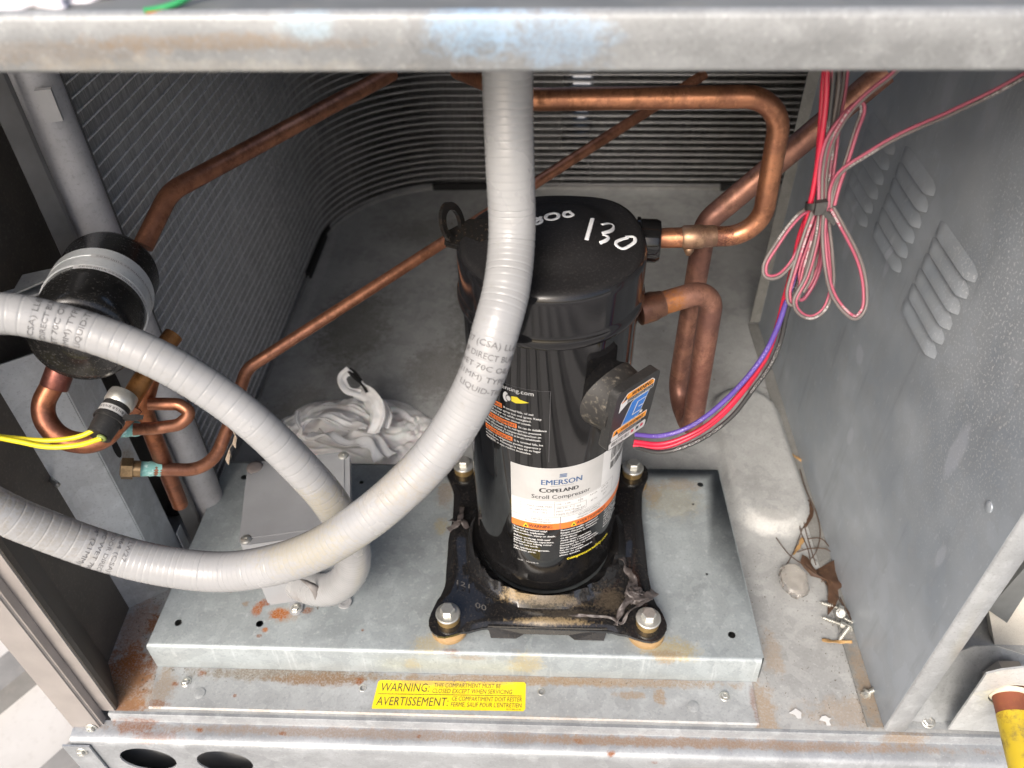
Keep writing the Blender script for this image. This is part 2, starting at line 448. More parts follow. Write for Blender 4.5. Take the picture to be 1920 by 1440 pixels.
# floor pan: one pressed sheet with a raised emboss at the right
bm = bmesh.new()
nx, ny = 190, 200
x0, x1, y0, y1 = -470, 505, -167, 900
cen = ((262, 100), (258, 250)); 
def pan_z(x, y):
    a, b = Vector(cen[0]), Vector(cen[1]); p = Vector((x, y)); d = b - a
    t = max(0, min(1, (p - a).dot(d) / d.length_squared)); dist = (p - (a + d * t)).length
    e = max(0, min(1, (46 - dist) / 9)); e = e * e * (3 - 2 * e)
    return -38 + 14 * e + 0.6 * mnoise.noise(Vector((x * .008, y * .008, 3)))  - (0.4 if y < -100 else 0)
g = [[bm.verts.new((x0 + (x1 - x0) * i / nx, y0 + (y1 - y0) * j / ny, 0)) for i in range(nx + 1)] for j in range(ny + 1)]
for rw in g:
    for v in rw: v.co.z = pan_z(v.co.x, v.co.y)
for j in range(ny):
    for i in range(nx): bm.faces.new((g[j][i], g[j][i + 1], g[j + 1][i + 1], g[j + 1][i]))
tag(finish('floor_pan', bm, m_floor, None, True), kind='structure')

# sill and skirt under the opening
t_sill = thing('front_sill', 'galvanized front sill and skirt with oval holes along the bottom edge', 'sill', (0, -180, -100))
bm = bmesh.new()
prof = [(-166, -39.5), (-169.5, -39.5), (-170.5, -41), (-170.5, -49), (-171.5, -50.5), (-182, -51.3), (-186.5, -52.2), (-189.5, -54), (-191.3, -57), (-191.8, -61)]
strip(bm, [(-418, y, z) for y, z in prof], (1000, 0, 0))
finish('sill_rail', bm, m_sill, t_sill, True, 35)
bm = bmesh.new()
strip(bm, [(-452, -171, -50.5), (-452, -182, -51.3), (-452, -186.5, -52.2), (-452, -189.5, -54), (-452, -191.3, -57), (-452, -191.8, -61)], (34, 0, 0))
finish('rail_end', bm, m_sill, t_sill, True, 35)
bm = bmesh.new()
holed(bm, [(-452, -61), (582, -61), (582, -440), (-452, -440)], [(-386, -88, 27, 25), (-311, -90, 27, 26), (146, -104, 66, 36), (380, -104, 66, 36)], lambda x, z: Vector((x, -191.8, z)), 40)
g0 = bm.faces[:]
r = bmesh.ops.extrude_face_region(bm, geom=g0)
for v in [e for e in r['geom'] if isinstance(e, bmesh.types.BMVert)]: v.co.y += 1.6
finish('skirt', bm, m_sill, t_sill)
bm = bmesh.new(); strip(bm, [(-458, -196, -52), (-460, -199.5, -58), (-444, -199.5, -62), (-442, -199.5, -440)], (0, 0, 0)) if False else None
box(bm, (-458, -194.6, -440), (-432, -192.8, -56)); finish('end_flange', bm, m_sill, t_sill)
bm = bmesh.new(); box(bm, (-452, -168, -440), (582, -166.5, -62)); box(bm, (-452, -190, -440), (-450, 900, -62));  finish('inner_baffle', bm, plain('dark_baffle', (.30, .30, .30), .6), t_sill)
bm = bmesh.new()
for p, d in (((-442, -194.8, -66), (0, -1, .15)),): screw_head(bm, axis(p, d))
finish('screw', bm, m_zinc, t_sill, True, 30)

# compressor mounting deck (pressed tray), its front flange and lower ledge
t_deck = thing('mounting_deck', 'raised galvanized tray carrying the black compressor, spotted with rust and yellow stains', 'tray', (-95, 0, -38))
bm = bmesh.new()
dholes = [(-364, -95, 3.6, 3.6), (-283, -94, 3.6, 3.6), (178, -94, 3.6, 3.6), (174, 96, 3.4, 3.4), (162, 67, 1.3, 1.3), (164, -25, 1.3, 1.3), (-214, 90, 2.6, 2.6), (-352, 95, 4, 3.4)]
holed(bm, [(-386, -117), (203, -117), (197, 119), (-379, 117)], dholes, lambda x, y: Vector((x, y, 0)))
strip(bm, [(-386, -117, 0), (-386.8, -119.5, -.8), (-387, -121, -3), (-386, -122.5, -36)], (589, 0, 0))
strip(bm, [(203, -117, 0), (204.5, -117, -1), (205, -117, -3), (205.5, -119, -36)], (-6, 236, 0))
strip(bm, [(-379, 119, 0), (-379, 120.5, -3), (-379, 121, -37)], (576, 0, 0))
strip(bm, [(-386, -117, 0), (-387.5, -117, -3), (-387.5, -117, -36)], (7, 234, 0))
bmesh.ops.remove_doubles(bm, verts=bm.verts[:], dist=.05)
finish('tray_top', bm, m_deck, t_deck, True, 40)
bm = bmesh.new()
holed(bm, [(-386, -122.3), (199, -122.3), (198, -163), (-380, -163)], [(-178, -139, 2.6, 2.6), (-5, -138, 2.6, 2.6)], lambda x, y: Vector((x, y, -36.5)))
strip(bm, [(-380, -163, -36.5), (-380, -164.5, -38.2)], (578, 0, 0))
finish('ledge', bm, m_ledge, t_deck)
for x, y in ((-178, -139), (-5, -138)):
    bm = bmesh.new(); lathe(bm, [(2.6, -36.5), (3.8, -36.2), (3.9, -36.45)], 16, Matrix.Translation((x, y, 0)), cap=False); finish('hole_rim', bm, m_zinc, t_deck, True)
for x, y in ((-335, -149), (139, -149)):
    bm = bmesh.new(); lathe(bm, [(5.3, -36.4), (5.2, -35.6), (3.5, -35.2), (.01, -35.0)], 24, Matrix.Translation((x, y, 0))); finish('rivet', bm, m_ledge, t_deck, True, 50)
for x, y in ((-352, -138), (170, -138)):
    bm = bmesh.new(); screw_head(bm, Matrix.Translation((x, y, -36.4)), 5, 3.4, 3.6); finish('screw', bm, m_zinc, t_deck, True, 30)

# yellow warning sticker on the ledge
t_st = thing('warning_sticker', 'yellow bilingual warning sticker on the rusty ledge under the compressor', 'sticker', (-92, -144, -36))
ex = Vector((147, 1.6, 0)).normalized(); ey = Vector((0.0, 1, 0)); o0 = Vector((-166, -159.5, -36.15))
mp = lambda u, v: o0 + ex * u + ey * v
m_sty = paint('sticker_yellow', (.78, .60, .012), .4, 0, .2, (.5, .36, .10), .2, .08, .02, spots=[((-110, -131, -36), (50, 5, 6), (.42, .27, .12), .75), ((-55, -130, -36), (28, 3.5, 6), (.42, .27, .12), .7)])
bm = bmesh.new(); poly(bm, [(1, 0), (144, 0), (146, 2), (146, 27), (144.5, 29), (4, 29), (2, 27), (0, 1)], mp); p_ss = finish('sticker_sheet', bm, m_sty, t_st)
mp2 = lambda u, v: o0 + ex * u + ey * v + Vector((0, 0, .12))
bm = bmesh.new()
write(bm, 'WARNING:', 6, 17.6, 8.6, mp2, 47, italic=.12); write(bm, 'AVERTISSEMENT:', 3.5, 3.6, 8.6, mp2, 69, italic=.12)
write(bm, 'THIS COMPARTMENT MUST BE', 57, 22.3, 4.5, mp2, 65, italic=.12); write(bm, 'CLOSED EXCEPT WHEN SERVICING', 56, 16.6, 4.5, mp2, 77, italic=.12)
write(bm, 'CE COMPARTIMENT DOIT RESTER', 75.5, 9.2, 4.3, mp2, 67, italic=.12); write(bm, "FERME, SAUF POUR L'ENTRETIEN", 75, 3.4, 4.3, mp2, 67.5, italic=.12)
quad(bm, 4, 14.6, 142, 15.2, mp2)
write(bm, '92-77802-05-00', 128, .8, 1.3, mp2, 14)
finish('lettering', bm, plain('sticker_ink', (.05, .045, .03)), p_ss)

# top beam / shelf of the control compartment
t_beam = thing('top_beam', 'weathered galvanized beam across the top of the opening, tan and blue stains', 'beam', (-30, -160, 568))
bm = bmesh.new()
strip(bm, [(-420, -100, 568.3), (-420, -160, 568.3), (-420, -163.5, 569), (-420, -165, 571), (-420, -165.2, 579.5), (-420, -166.2, 581), (-420, -166.4, 591.5), (-420, -165.6, 593.4), (-420, -163.5, 594.6), (-420, -162, 594.8)], (830, 0, 1.8))
finish('beam_face', bm, m_beam, t_beam, True, 50)
bm = bmesh.new(); box(bm, (-420, -161.9, 588), (410, 130, 594.6)); finish('shelf', bm, m_shelf, t_beam)
t = thing('green_wire', 'short green wire with bare copper end lying on top of the beam', 'wire', (-180, -156, 599))
tube('insulation', catmull([(-179.0, -164.0, 595.4), (-175.1, -162.0, 595.4), (-170.7, -160.0, 595.8), (-166.2, -157.0, 596.6), (-161.8, -152.0, 597.9), (-153.6, -146.0, 600.8)], 1), 1.4, plain('green_insulation', (.03, .30, .10), .4), t, 12)
tube('bare_end', catmull([(-177.8, -165.0, 595.0), (-174.3, -163.5, 594.9), (-171.6, -162.0, 594.9)], .6), .5, copper('bare_copper', (.7, .3, .12)), t, 8)
bm = bmesh.new()
bmesh.ops.create_icosphere(bm, subdivisions=4, radius=1)
for v in bm.verts:
    n = mnoise.fractal(v.co * 2.2, 1, 2, 4); v.co = Vector((v.co.x * 30, v.co.y * 14, max(0, v.co.z) * 8)) * (1 + .35 * n) + Vector((-236, -146, 594))
tag(finish('plastic_bag', bm, plain('bag_plastic', (.62, .60, .64), .35), None, True), 'crumpled pale plastic scrap on top of the beam at its left end', 'plastic scrap')

# dark roof of the compartment and fan deck
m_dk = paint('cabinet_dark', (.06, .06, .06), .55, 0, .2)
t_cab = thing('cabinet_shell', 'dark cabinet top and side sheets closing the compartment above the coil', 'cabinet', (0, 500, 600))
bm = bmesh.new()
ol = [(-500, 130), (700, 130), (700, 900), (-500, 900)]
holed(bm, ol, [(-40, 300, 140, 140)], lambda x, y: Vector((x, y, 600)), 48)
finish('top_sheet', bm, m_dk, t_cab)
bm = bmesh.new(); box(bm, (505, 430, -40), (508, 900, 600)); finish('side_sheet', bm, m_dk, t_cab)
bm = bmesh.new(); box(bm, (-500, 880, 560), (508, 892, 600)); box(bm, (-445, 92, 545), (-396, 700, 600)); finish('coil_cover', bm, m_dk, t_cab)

# left post (brown) in plan, extruded upward
t_post = thing('corner_post', 'brown painted corner post at the left of the opening', 'post', (-430, -150, -45))
m_brown = paint('brown_paint', (.078, .068, .058), .5, 0, .45, (.22, .20, .17), .35, .15, .1)
m_taupe = paint('taupe_paint', (.30, .275, .26), .42, .15, .15, (.4, .38, .35), .2, .08)
bm = bmesh.new(); strip(bm, [(-412, -166, -39), (-413, -160, -39), (-440, -119, -39), (-443, -50, -39), (-444, 96, -39)], (0, 0, 620)); thicken(bm, 1.5); finish('inner_face', bm, m_brown, t_post)
bm = bmesh.new(); strip(bm, [(-425, -167.6, -38), (-411.5, -167.6, -38), (-411.5, -165, -38)], (0, 0, 620)); thicken(bm, 1.4); finish('lip', bm, m_taupe, t_post)
bm = bmesh.new(); strip(bm, [(-456, -150, -60), (-456, -178, -60), (-424, -178, -60), (-424, -168.5, -60)], (0, 0, 640)); bmesh.ops.bevel(bm, geom=[e for e in bm.edges if len(e.link_faces) == 2], offset=2.5, segments=3, affect='EDGES'); thicken(bm, 1.5)
finish('front_flange', bm, m_taupe, t_post, True, 40)
bm = bmesh.new(); screw_head(bm, axis((-434, -178.6, -50), (0, -1, .1)), 5.5, 3.7, 4); finish('screw', bm, m_zinc, t_post, True, 30)
m_pale = plain('raised_mark', (.15, .14, .12))
bm = bmesh.new(); write(bm, 'HIGH', 0, 0, 11, lambda u, v: Vector((-440.2 - .03 * u, -112 + u, 196 + v + u * .05)), 32); finish('lettering', bm, m_pale, t_post)
bm = bmesh.new(); strip(bm, [(-398, 24, -30), (-390, 36, -30), (-392, 44, -30)], (0, 0, 590)); thicken(bm, 1.2); finish('inner_flange', bm, paint('flange_grey', (.16, .16, .16), .4, .3), t_post)

# diagonal galvanized bracket standing behind the post
m_brk = galv('bracket_zinc', (.52, .55, .575), [((-408, 0, 135), (10, 14, 20), TAN, .6), ((-404, 10, 60), (12, 12, 120), (.55, .57, .60), .35)], .45, .36, .4, streak=(1, 1, .08), dark=.25)
t_brk = thing('upright_bracket', 'galvanized folded upright behind the conduit loop, supporting the filter drier', 'bracket', (-425, -35, -38))
bm = bmesh.new()
strip(bm, [(-470, -70, -38), (-446, -58, -38), (-410, -33, -38), (-408, -31, -38), (-407.5, 14, -38)], (0, 0, 335))
bmesh.ops.bevel(bm, geom=[e for e in bm.edges if len(e.link_faces) == 2], offset=1.0, segments=2, affect='EDGES'); thicken(bm, 1.5)
finish('channel', bm, m_brk, t_brk, True, 40)
bm = bmesh.new(); box(bm, (-409, 4, -37.6), (-400, 26, -36)); box(bm, (-403, 12, -37), (-402, 24, 2)); finish('foot_tab', bm, m_brk, t_brk)
bm = bmesh.new()
poly(bm, [(12 * .45 * math.cos(k / 20 * 6.283), 13 * math.sin(k / 20 * 6.283)) for k in range(20)], lambda u, v: Vector((-406.2, u - 8, 158 + v))); finish('slot', bm, plain('slot_dark', (.006, .006, .006), .8), t_brk)
bm = bmesh.new()
pth = [V((-444, -56, 168)) + Vector((.75, -.55, .2)) * k * .8 for k in range(24)]
sweep(bm, pth, 2.2, 12, rf=lambda s, f: 2.2 + .35 * math.cos(s * 2 * math.pi / 1.6)); finish('stud', bm, m_zinc, t_brk, True)

# louvred divider panel on the right, with its galvanized front edge
t_div = thing('divider_panel', 'dark grey louvred divider panel on the right with water spots', 'panel', (312, 140, -38))
s = NT('divider_zinc')
vc = s.n('ShaderNodeSeparateColor'); s.l(s.voro(.06), vc.inputs[0])
big = s.noise(.009, 3); mid = s.noise(.05, 4, .6); fine = s.noise(.42, 4, .65)
c = s.mix(s.ramp(big, .35, .65), (.275, .312, .355), (.39, .43, .475))
c = s.mix(s.math('MULTIPLY', s.ramp(vc.outputs[1], .1, .9), .25), c, (.30, .32, .335))
c = s.mix(s.math('MULTIPLY', s.ramp(mid, .58, .66), .22), c, (.36, .38, .40))
fr = s.spot((312, -70, 420), (60, 130, 330), .6, .25, .01, 0)
c = s.mix(s.math('MULTIPLY', s.math('MULTIPLY', s.ramp(fine, .56, .62), fr), .85), c, (.74, .76, .77)); c = s.mix(s.math('MULTIPLY', s.ramp(s.noise(.16, 3, .6, (1, 1, .5)), .63, .68), .22), c, (.50, .54, .58)); c = s.mix(s.math('MULTIPLY', s.ramp(s.noise(.05, 4, .6, (1, 1, .12)), .55, .75), .3), c, (.14, .155, .17))
for cc, rr, a in (((312, -77, 243), (9, 10, 30), .55), ((312, 120, 175), (9, 11, 11), .5), ((312, 80, 98), (9, 8, 12), .45), ((312, 128, 285), (9, 6, 24), .5), ((312, 230, 262), (9, 7, 30), .45), ((312, 225, 235), (9, 10, 20), .35), ((312, 130, 470), (9, 12, 60), .25), ((312, 60, 475), (9, 14, 50), .22), ((312, -118, 165), (9, 6, 14), .4)):
    c = s.mix(s.math('MULTIPLY', s.spot(cc, rr, .22, .42, .06, 0), a * .7), c, (.52, .55, .62))
rg = s.math('ADD', s.math('MULTIPLY', mid, .3), .26)
m_div = s.fin(c, rg, .25, fine, .12, .3)
m_slot = plain('louver_gap', (.01, .01, .01), .8)
bm = bmesh.new(); box(bm, (312, -164, -37), (313.5, 442, 600)); finish('sheet', bm, m_div, t_div)
bm = bmesh.new(); box(bm, (298, 438, -30), (312, 440, 600)); strip(bm, [(297, 442, -36.6), (311.8, 442, -36.6)], (0, -606, 0)); thicken(bm, 1.0); finish('bottom_flange', bm, galv('flange_zinc', (.22, .22, .21), [((306, -130, -36), (10, 60, 6), TAN, .6)], .2, .5), t_div)
m_edge = galv('edge_zinc', (.40, .42, .435), (), .45, .36, .5)
bm = bmesh.new(); strip(bm, [(312, -162, -37.5), (312.3, -165, -37.5), (314, -166.5, -37.5), (331, -166.5, -37.5), (332, -165.5, -37.5), (332, -158, -37.5)], (0, 0, 640)); finish('front_edge', bm, m_edge, t_div, True, 60)
bm = bmesh.new(); lathe(bm, [(4.5, 0), (4.3, .8), (2.4, 1.6), (.01, 1.7)], 20, axis((312, -135, 248), (-1, 0, 0))); finish('rivet', bm, m_div, t_div, True, 40)
def louver():
    bm = bmesh.new(); L, H, D = 78, 13, 3.6; nu, nv = 16, 5; gg = []
    for i in range(nu + 1):
        u = i / nu; e = min(1, min(u, 1 - u) / .16); e = math.sin(e * math.pi / 2)
        row = []
        for j in range(nv + 1):
            v = j / nv; d = D * e * math.sin(v * math.pi / 2) ** 1.2
            row.append(bm.verts.new((-.2 - d, (u - .5) * L, (0.5 - v) * H * (.5 + .5 * e))))
        gg.append(row)
    for i in range(nu):
        for j in range(nv): bm.faces.new((gg[i][j], gg[i + 1][j], gg[i + 1][j + 1], gg[i][j + 1]))
    return bm
lv0 = None
for cy, zt in ((30, 357), (132, 372), (226, 362)):
    for k in range(6):
        loc = Vector((312, cy + k * 1.5, zt - k * 16.2)) * MM
        if lv0 is None:
            lv0 = finish('louver', louver(), m_div, None, True); lv0.location = loc
            attach(lv0, t_div)
        else:
            c = lv0.copy(); COL.objects.link(c); c.location = loc - t_div.location; c.parent = t_div
            for ch_ in lv0.children:
                d_ = ch_.copy(); COL.objects.link(d_); d_.parent = c

# ================================================================== CONDENSER COIL
t_coil = thing('condenser_coil', 'grey microchannel condenser coil wrapping the left and back walls', 'coil', (-395, 92, -38))
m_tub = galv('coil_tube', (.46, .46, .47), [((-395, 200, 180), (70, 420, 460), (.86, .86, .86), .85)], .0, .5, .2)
s = NT('fin_aluminium')
n_ = s.noise(.5, 4, .6, (1, 1, .07)); n2 = s.noise(.02, 4)
c = s.mix(s.ramp(n_, .35, .7), (.20, .20, .205), (.46, .46, .46)); c = s.mix(s.math('MULTIPLY', s.ramp(n2, .45, .7), .5), c, (.15, .148, .14))
c = s.mix(s.math('MULTIPLY', s.spot((-395, 230, 180), (70, 460, 460), .5, .35, .02, .25), .8), c, s.mix(s.ramp(n_, .35, .7), (.50, .50, .50), (.80, .80, .80)))      # fins paler towards the near left face
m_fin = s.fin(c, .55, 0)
base = [V((-396, 92, 0)), V((-392, 250, 0)), V((-386, 560, 0))]
arc = []
pl2 = fillet([(-396, 92, 0), (-386, 850, 0), (500, 850, 0)], [0, 215, 0], 14)
Fp = frames(pl2)
def nrm(i): t = Fp[i][0]; return Vector((t.y, -t.x, 0))     # towards inside
zs = [-30 + 12.06 * k for k in range(48)]
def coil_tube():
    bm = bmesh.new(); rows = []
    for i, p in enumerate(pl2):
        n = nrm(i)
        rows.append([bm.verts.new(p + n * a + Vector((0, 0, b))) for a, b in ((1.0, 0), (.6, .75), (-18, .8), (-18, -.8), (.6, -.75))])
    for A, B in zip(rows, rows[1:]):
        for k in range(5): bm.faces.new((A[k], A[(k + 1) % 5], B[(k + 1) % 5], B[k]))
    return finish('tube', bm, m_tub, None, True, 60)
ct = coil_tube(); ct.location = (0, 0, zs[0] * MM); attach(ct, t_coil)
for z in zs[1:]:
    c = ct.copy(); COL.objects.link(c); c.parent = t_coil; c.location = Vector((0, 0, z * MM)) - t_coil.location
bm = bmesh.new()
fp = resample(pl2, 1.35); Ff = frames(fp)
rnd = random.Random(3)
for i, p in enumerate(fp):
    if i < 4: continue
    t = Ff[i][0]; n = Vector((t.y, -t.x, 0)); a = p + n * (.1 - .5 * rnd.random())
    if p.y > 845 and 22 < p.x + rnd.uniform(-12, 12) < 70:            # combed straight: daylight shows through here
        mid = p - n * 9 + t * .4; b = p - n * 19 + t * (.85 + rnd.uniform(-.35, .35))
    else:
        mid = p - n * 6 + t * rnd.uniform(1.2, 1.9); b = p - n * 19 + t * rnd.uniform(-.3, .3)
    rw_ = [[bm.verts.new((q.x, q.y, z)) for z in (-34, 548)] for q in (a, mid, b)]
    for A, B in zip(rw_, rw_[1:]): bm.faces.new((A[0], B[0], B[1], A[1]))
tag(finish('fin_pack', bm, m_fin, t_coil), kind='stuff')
m_head = paint('header_grey', (.44, .44, .46), .45, .2, .5, (.26, .26, .26), .35, .12, .5)
tube('header', [V((-386, 65, -32)), V((-386, 65, 560))], 17, m_head, t_coil, 32)
bm = bmesh.new(); box(bm, (-402, 76, -34), (-380, 91, 552)); finish('header_slot', bm, paint('slot_grey', (.12, .12, .12), .5, .2, .4), t_coil)
bm = bmesh.new(); box(bm, (-378, 46, 452), (-367, 50.5, 476), rot=18); finish('paper_label', bm, plain('header_label', (.40, .40, .41)), t_coil)
m_gask = paint('foam_gasket', (.012, .012, .012), .8)
m_stop = paint('light_stop_black', (.02, .02, .02), .6)
bm = bmesh.new(); holed(bm, [(-380, -60), (520, -60), (520, 600), (-380, 600)], [(58, 300, 24, 225)], lambda x, z: Vector((x, 884, z)), 24); finish('rear_light_stop', bm, m_stop, t_coil)  # added solid sheet for the outer grille; slot shaped for the light leak
bm = bmesh.new(); strip(bm, [(-432, 92, -60), (-428, 640, -60), (-408, 760, -60), (-345, 845, -60), (-300, 872, -60)], (0, 0, 660)); finish('side_light_stop', bm, m_stop, t_coil)  # second added sheet, blocks daylight behind the left fins
for nm, pts in (('gasket', [(-383, 700), (-384, 550)]), ('gasket', [(-215, 843), (-110, 846)]), ('gasket', [(318, 846), (420, 846)])):
    bm = bmesh.new(); a, b = V((*pts[0], -37)), V((*pts[1], -37)); d = (b - a).normalized(); nn = Vector((d.y, -d.x, 0)) * 4
    prism(bm, [a - nn, b - nn, b + nn, a + nn], (0, 0, 12)); finish(nm, bm, m_gask, t_coil)
bm = bmesh.new()
for i in range(0, len(pl2) - 1):
    p, q = pl2[i], pl2[i + 1]; n1, n2 = nrm(i), nrm(i + 1)
    a, b = p + n1 * 6, q + n2 * 6
    f = [bm.verts.new((v.x, v.y, z)) for v, z in ((a, -37), (b, -37), (b, -30), (a, -30))]; bm.faces.new(f)
finish('base_channel', bm, galv('channel_zinc', (.34, .34, .335), (), .3, .45), t_coil, True)

# ================================================================== COMPRESSOR
AX = Vector((-3, 0, 0))
t_cmp = thing('compressor', 'glossy black cylindrical scroll compressor bolted to the galvanized tray', 'compressor', (-3, 0, 18))
TA = Matrix.Translation(AX)
bm = bmesh.new(); lathe(bm, [(52, 20), (60, 21), (66, 25), (68.6, 33), (69, 40), (69, 339)], 96, TA); p_shell = finish('shell', bm, m_black, t_cmp, True, 50)
bm = bmesh.new()
prof = [(69.5, 335), (72, 335.5), (72.6, 337), (72.8, 340.5), (72.2, 343), (71.2, 344.5), (71.0, 347), (71.0, 374)]
prof += [(71 - 9 * (1 - math.cos(a)), 374 + 9 * math.sin(a)) for a in [R(k * 10) for k in range(1, 10)]]
prof += [(54, 384.2), (47, 386.0), (41, 391), (35, 394), (22, 396), (10, 397), (.01, 397.2)]
lathe(bm, prof, 96, TA)
for v in bm.verts:
    d_ = v.co - AX; rr_ = math.hypot(d_.x, d_.y)
    if rr_ > 30 and d_.z > 346:
        th_ = math.degrees(math.atan2(d_.y, d_.x)); k_ = min(1, (d_.z - 346) / 18) * min(1, (rr_ - 30) / 30)
        g_ = math.exp(-((th_ - 44) / 26) ** 2); e_ = 1 + .085 * g_ * k_; v.co.x = AX.x + d_.x * e_; v.co.y = AX.y + d_.y * e_; v.co.z += 3.0 * g_ * k_ * (rr_ > 40)
p_cap = finish('cap', bm, m_cap, t_cmp, True, 60)
# feet plate
outline = [(-108, 105), (-114, 92), (-101, 66), (-99, 31), (-101, 0), (-99, -58), (-107, -82), (-112, -99), (-107, -111), (-95, -116), (-81, -110), (-58, -102), (65, -103), (87, -112), (100, -116), (110, -111), (118, -98), (106, -64), (104, -36), (104, 37), (107, 70), (117, 92), (115, 106), (103, 112), (89, 108), (63, 102), (-57, 102), (-83, 108), (-97, 112)]
m_feet = paint('black_feet', (.012, .012, .013), .13, 0, .12, (.25, .2, .14), .5, .2, .05, coat=.3, spots=[
    ((-28, -72, 30), (30, 7, 16), (.36, .26, .13), .7), ((5, -77, 28), (50, 5, 16), (.20, .15, .085), .5), ((3, -96, 22), (48, 4.5, 12), (.33, .24, .12), .6), ((62, -72, 24), (20, 20, 14), (.20, .155, .10), .28), ((20, -88, 24), (50, 9, 10), (.16, .13, .09), .25)])
bm = bmesh.new(); NA = 192; fr = [0, .06, .12, .18, .24, .32, .45, .6, .75, .88, .96, 1.0]
def outr(a):
    d = Vector((math.cos(a), math.sin(a))); best = 0
    for i in range(len(outline)):
        p = Vector(outline[i]); q = Vector(outline[(i + 1) % len(outline)]); e = q - p; den = d.x * e.y - d.y * e.x
        if abs(den) < 1e-9: continue
        tt = (p.x * e.y - p.y * e.x) / den; u = (p.x * d.y - p.y * d.x) / den
        if tt > 0 and -1e-6 <= u <= 1 + 1e-6: best = max(best, tt)
    return best
rings = []
ors = [outr(2 * math.pi * k / NA) for k in range(NA)]
ors = [(ors[k - 1] + 2 * ors[k] + ors[(k + 1) % NA]) / 4 for k in range(NA)]
for f in fr + ['skirt']:
    rg = []
    for k in range(NA):
        a = 2 * math.pi * k / NA; ro = ors[k]; r0 = 67.0
        ff = 1.0 if f == 'skirt' else f
        r = r0 + (ro - r0) * ff
        z = 19 + 13 * math.exp(-((r - 76) / 4.2) ** 2) + (3.0 if r < 72 else 0)
        # pressed ribs: valley in front, edges rolled down
        sd_ = abs(math.sin(2 * a))
        z += 3.2 * math.exp(-((r - 92) / 6) ** 2) * (1 - sd_)
        if ff > .9 and sd_ < .93: z -= 3.0
        if f == 'skirt': z -= 9 if sd_ < .80 else 3.2
        rg.append(bm.verts.new(Vector((r * math.cos(a), r * math.sin(a), z)) + AX))
    rings.append(rg)
for A, B in zip(rings, rings[1:]):
    for k in range(NA): bm.faces.new((A[k], A[(k + 1) % NA], B[(k + 1) % NA], B[k]))
p_fp = finish('feet_plate', bm, m_feet, t_cmp, True, 50)
bm = bmesh.new()
prism(bm, [(-57, -101, 17), (57, -101, 17), (54, -107, 6), (26, -107, 6), (20, -105, 11), (-22, -105, 11), (-30, -107, 6), (-54, -107, 6)], (0, 2, .6)); finish('front_lip', bm, m_feet, p_fp)
bm = bmesh.new()
mpf = lambda u, v: Vector((-82 + u, -74 + v - .35 * u, 22.6 + .05 * v))
write(bm, '00', 12, -6, 6, mpf, 11); write(bm, '121', -8, 12, 5, mpf, 13); finish('stamped_digits', bm, plain('stamp_grey', (.09, .085, .08)), p_fp)
# lifting eye
m_eye = paint('eye_black', (.010, .010, .010), .22, 0, .22, (.12, .07, .035), .3)
bm = bmesh.new()
eyeM = axis((-79, 12, 389), (.80, -.52, .30)); rr = []
for (ro, zz) in ((12, 0), (12, 3.6), (7.6, 3.6), (7.6, 0)):
    rr.append([bm.verts.new(eyeM @ Vector((ro * math.cos(2 * math.pi * k / 32), ro * 1.35 * math.sin(2 * math.pi * k / 32), zz))) for k in range(32)])
for A, B in zip(rr, rr[1:] + rr[:1]):
    for k in range(32): bm.faces.new((A[k], A[(k + 1) % 32], B[(k + 1) % 32], B[k]))
finish('lifting_eye', bm, m_eye, t_cmp, True, 40)
bm = bmesh.new(); prism(bm, [(-84, 4, 372), (-64, -10, 376), (-48, -6, 384), (-46, 16, 388), (-66, 22, 384), (-84, 16, 376)], (0, 0, 4)); bmesh.ops.bevel(bm, geom=bm.edges[:], offset=1.5, segments=2, affect='EDGES'); finish('eye_tab', bm, m_eye, t_cmp, True, 40)
# discharge collar
DY = 33
bm = bmesh.new(); lathe(bm, [(16, 0), (18.5, 1), (18.5, 3), (17, 4), (17, 16), (15.5, 19), (9, 20)], 40, axis((63, DY, 362), (1, -.08, .02))); finish('discharge_collar', bm, m_black, t_cmp, True, 40)
# marker writing, white paint strokes
m_mark = plain('paint_marker', (.80, .82, .84), .5)
bm = bmesh.new()
from mathutils.bvhtree import BVHTree
cap_bvh = BVHTree.FromPolygons([v.co / MM for v in p_cap.data.vertices], [tuple(q.vertices) for q in p_cap.data.polygons])
def on_cap(p):
    q = V((p.x, p.y, 386)); c_ = Vector((-10.5, -515.2, 704.8)); h_ = cap_bvh.ray_cast(c_, (q - c_).normalized())
    return (h_[0] + h_[1] * .15) if h_[0] else q
def stroke(pts, r=1.25):
    pth = catmull([(x, y, 0) for x, y in pts], .8)
    pth = [on_cap(p) for p in pth]
    sweep(bm, pth, r, 8, flat=.3)
for st in [([(27.9, 24.8), (25.1, 9.8), (22.3, -5.5)], 1.6), ([(34.4, 16.0), (39.6, 17.8), (43.1, 15.2), (41.8, 8.3), (34.3, 3.1)], 1.45), ([(34.2, 2.2), (38.6, -1.1), (37.0, -5.3), (31.9, -9.9)], 1.45), ([(51.1, -0.9), (56.9, -0.8), (57.6, -6.6), (52.9, -13.3), (47.8, -16.9), (44.1, -13.4), (43.5, -8.5), (48.2, -4.3), (52.8, -2.1)], 1.45), ([(-15.7, 24.9), (-11.1, 23.1), (-11.5, 18.3), (-15.2, 16.0), (-15.6, 18.6), (-12.9, 23.1), (-11.1, 26.8)], 1.4), ([(-1.0, 32.4), (-6.5, 29.5), (-7.4, 24.1), (-3.8, 22.3), (1.3, 25.1), (1.8, 30.6), (-1.4, 32.4)], 1.4), ([(11.6, 34.9), (7.0, 33.4), (6.9, 27.5), (11.0, 27.6), (13.1, 30.1), (11.1, 33.4)], 1.4)]: stroke(*st)
finish('marker_writing', bm, m_mark, p_cap, True)
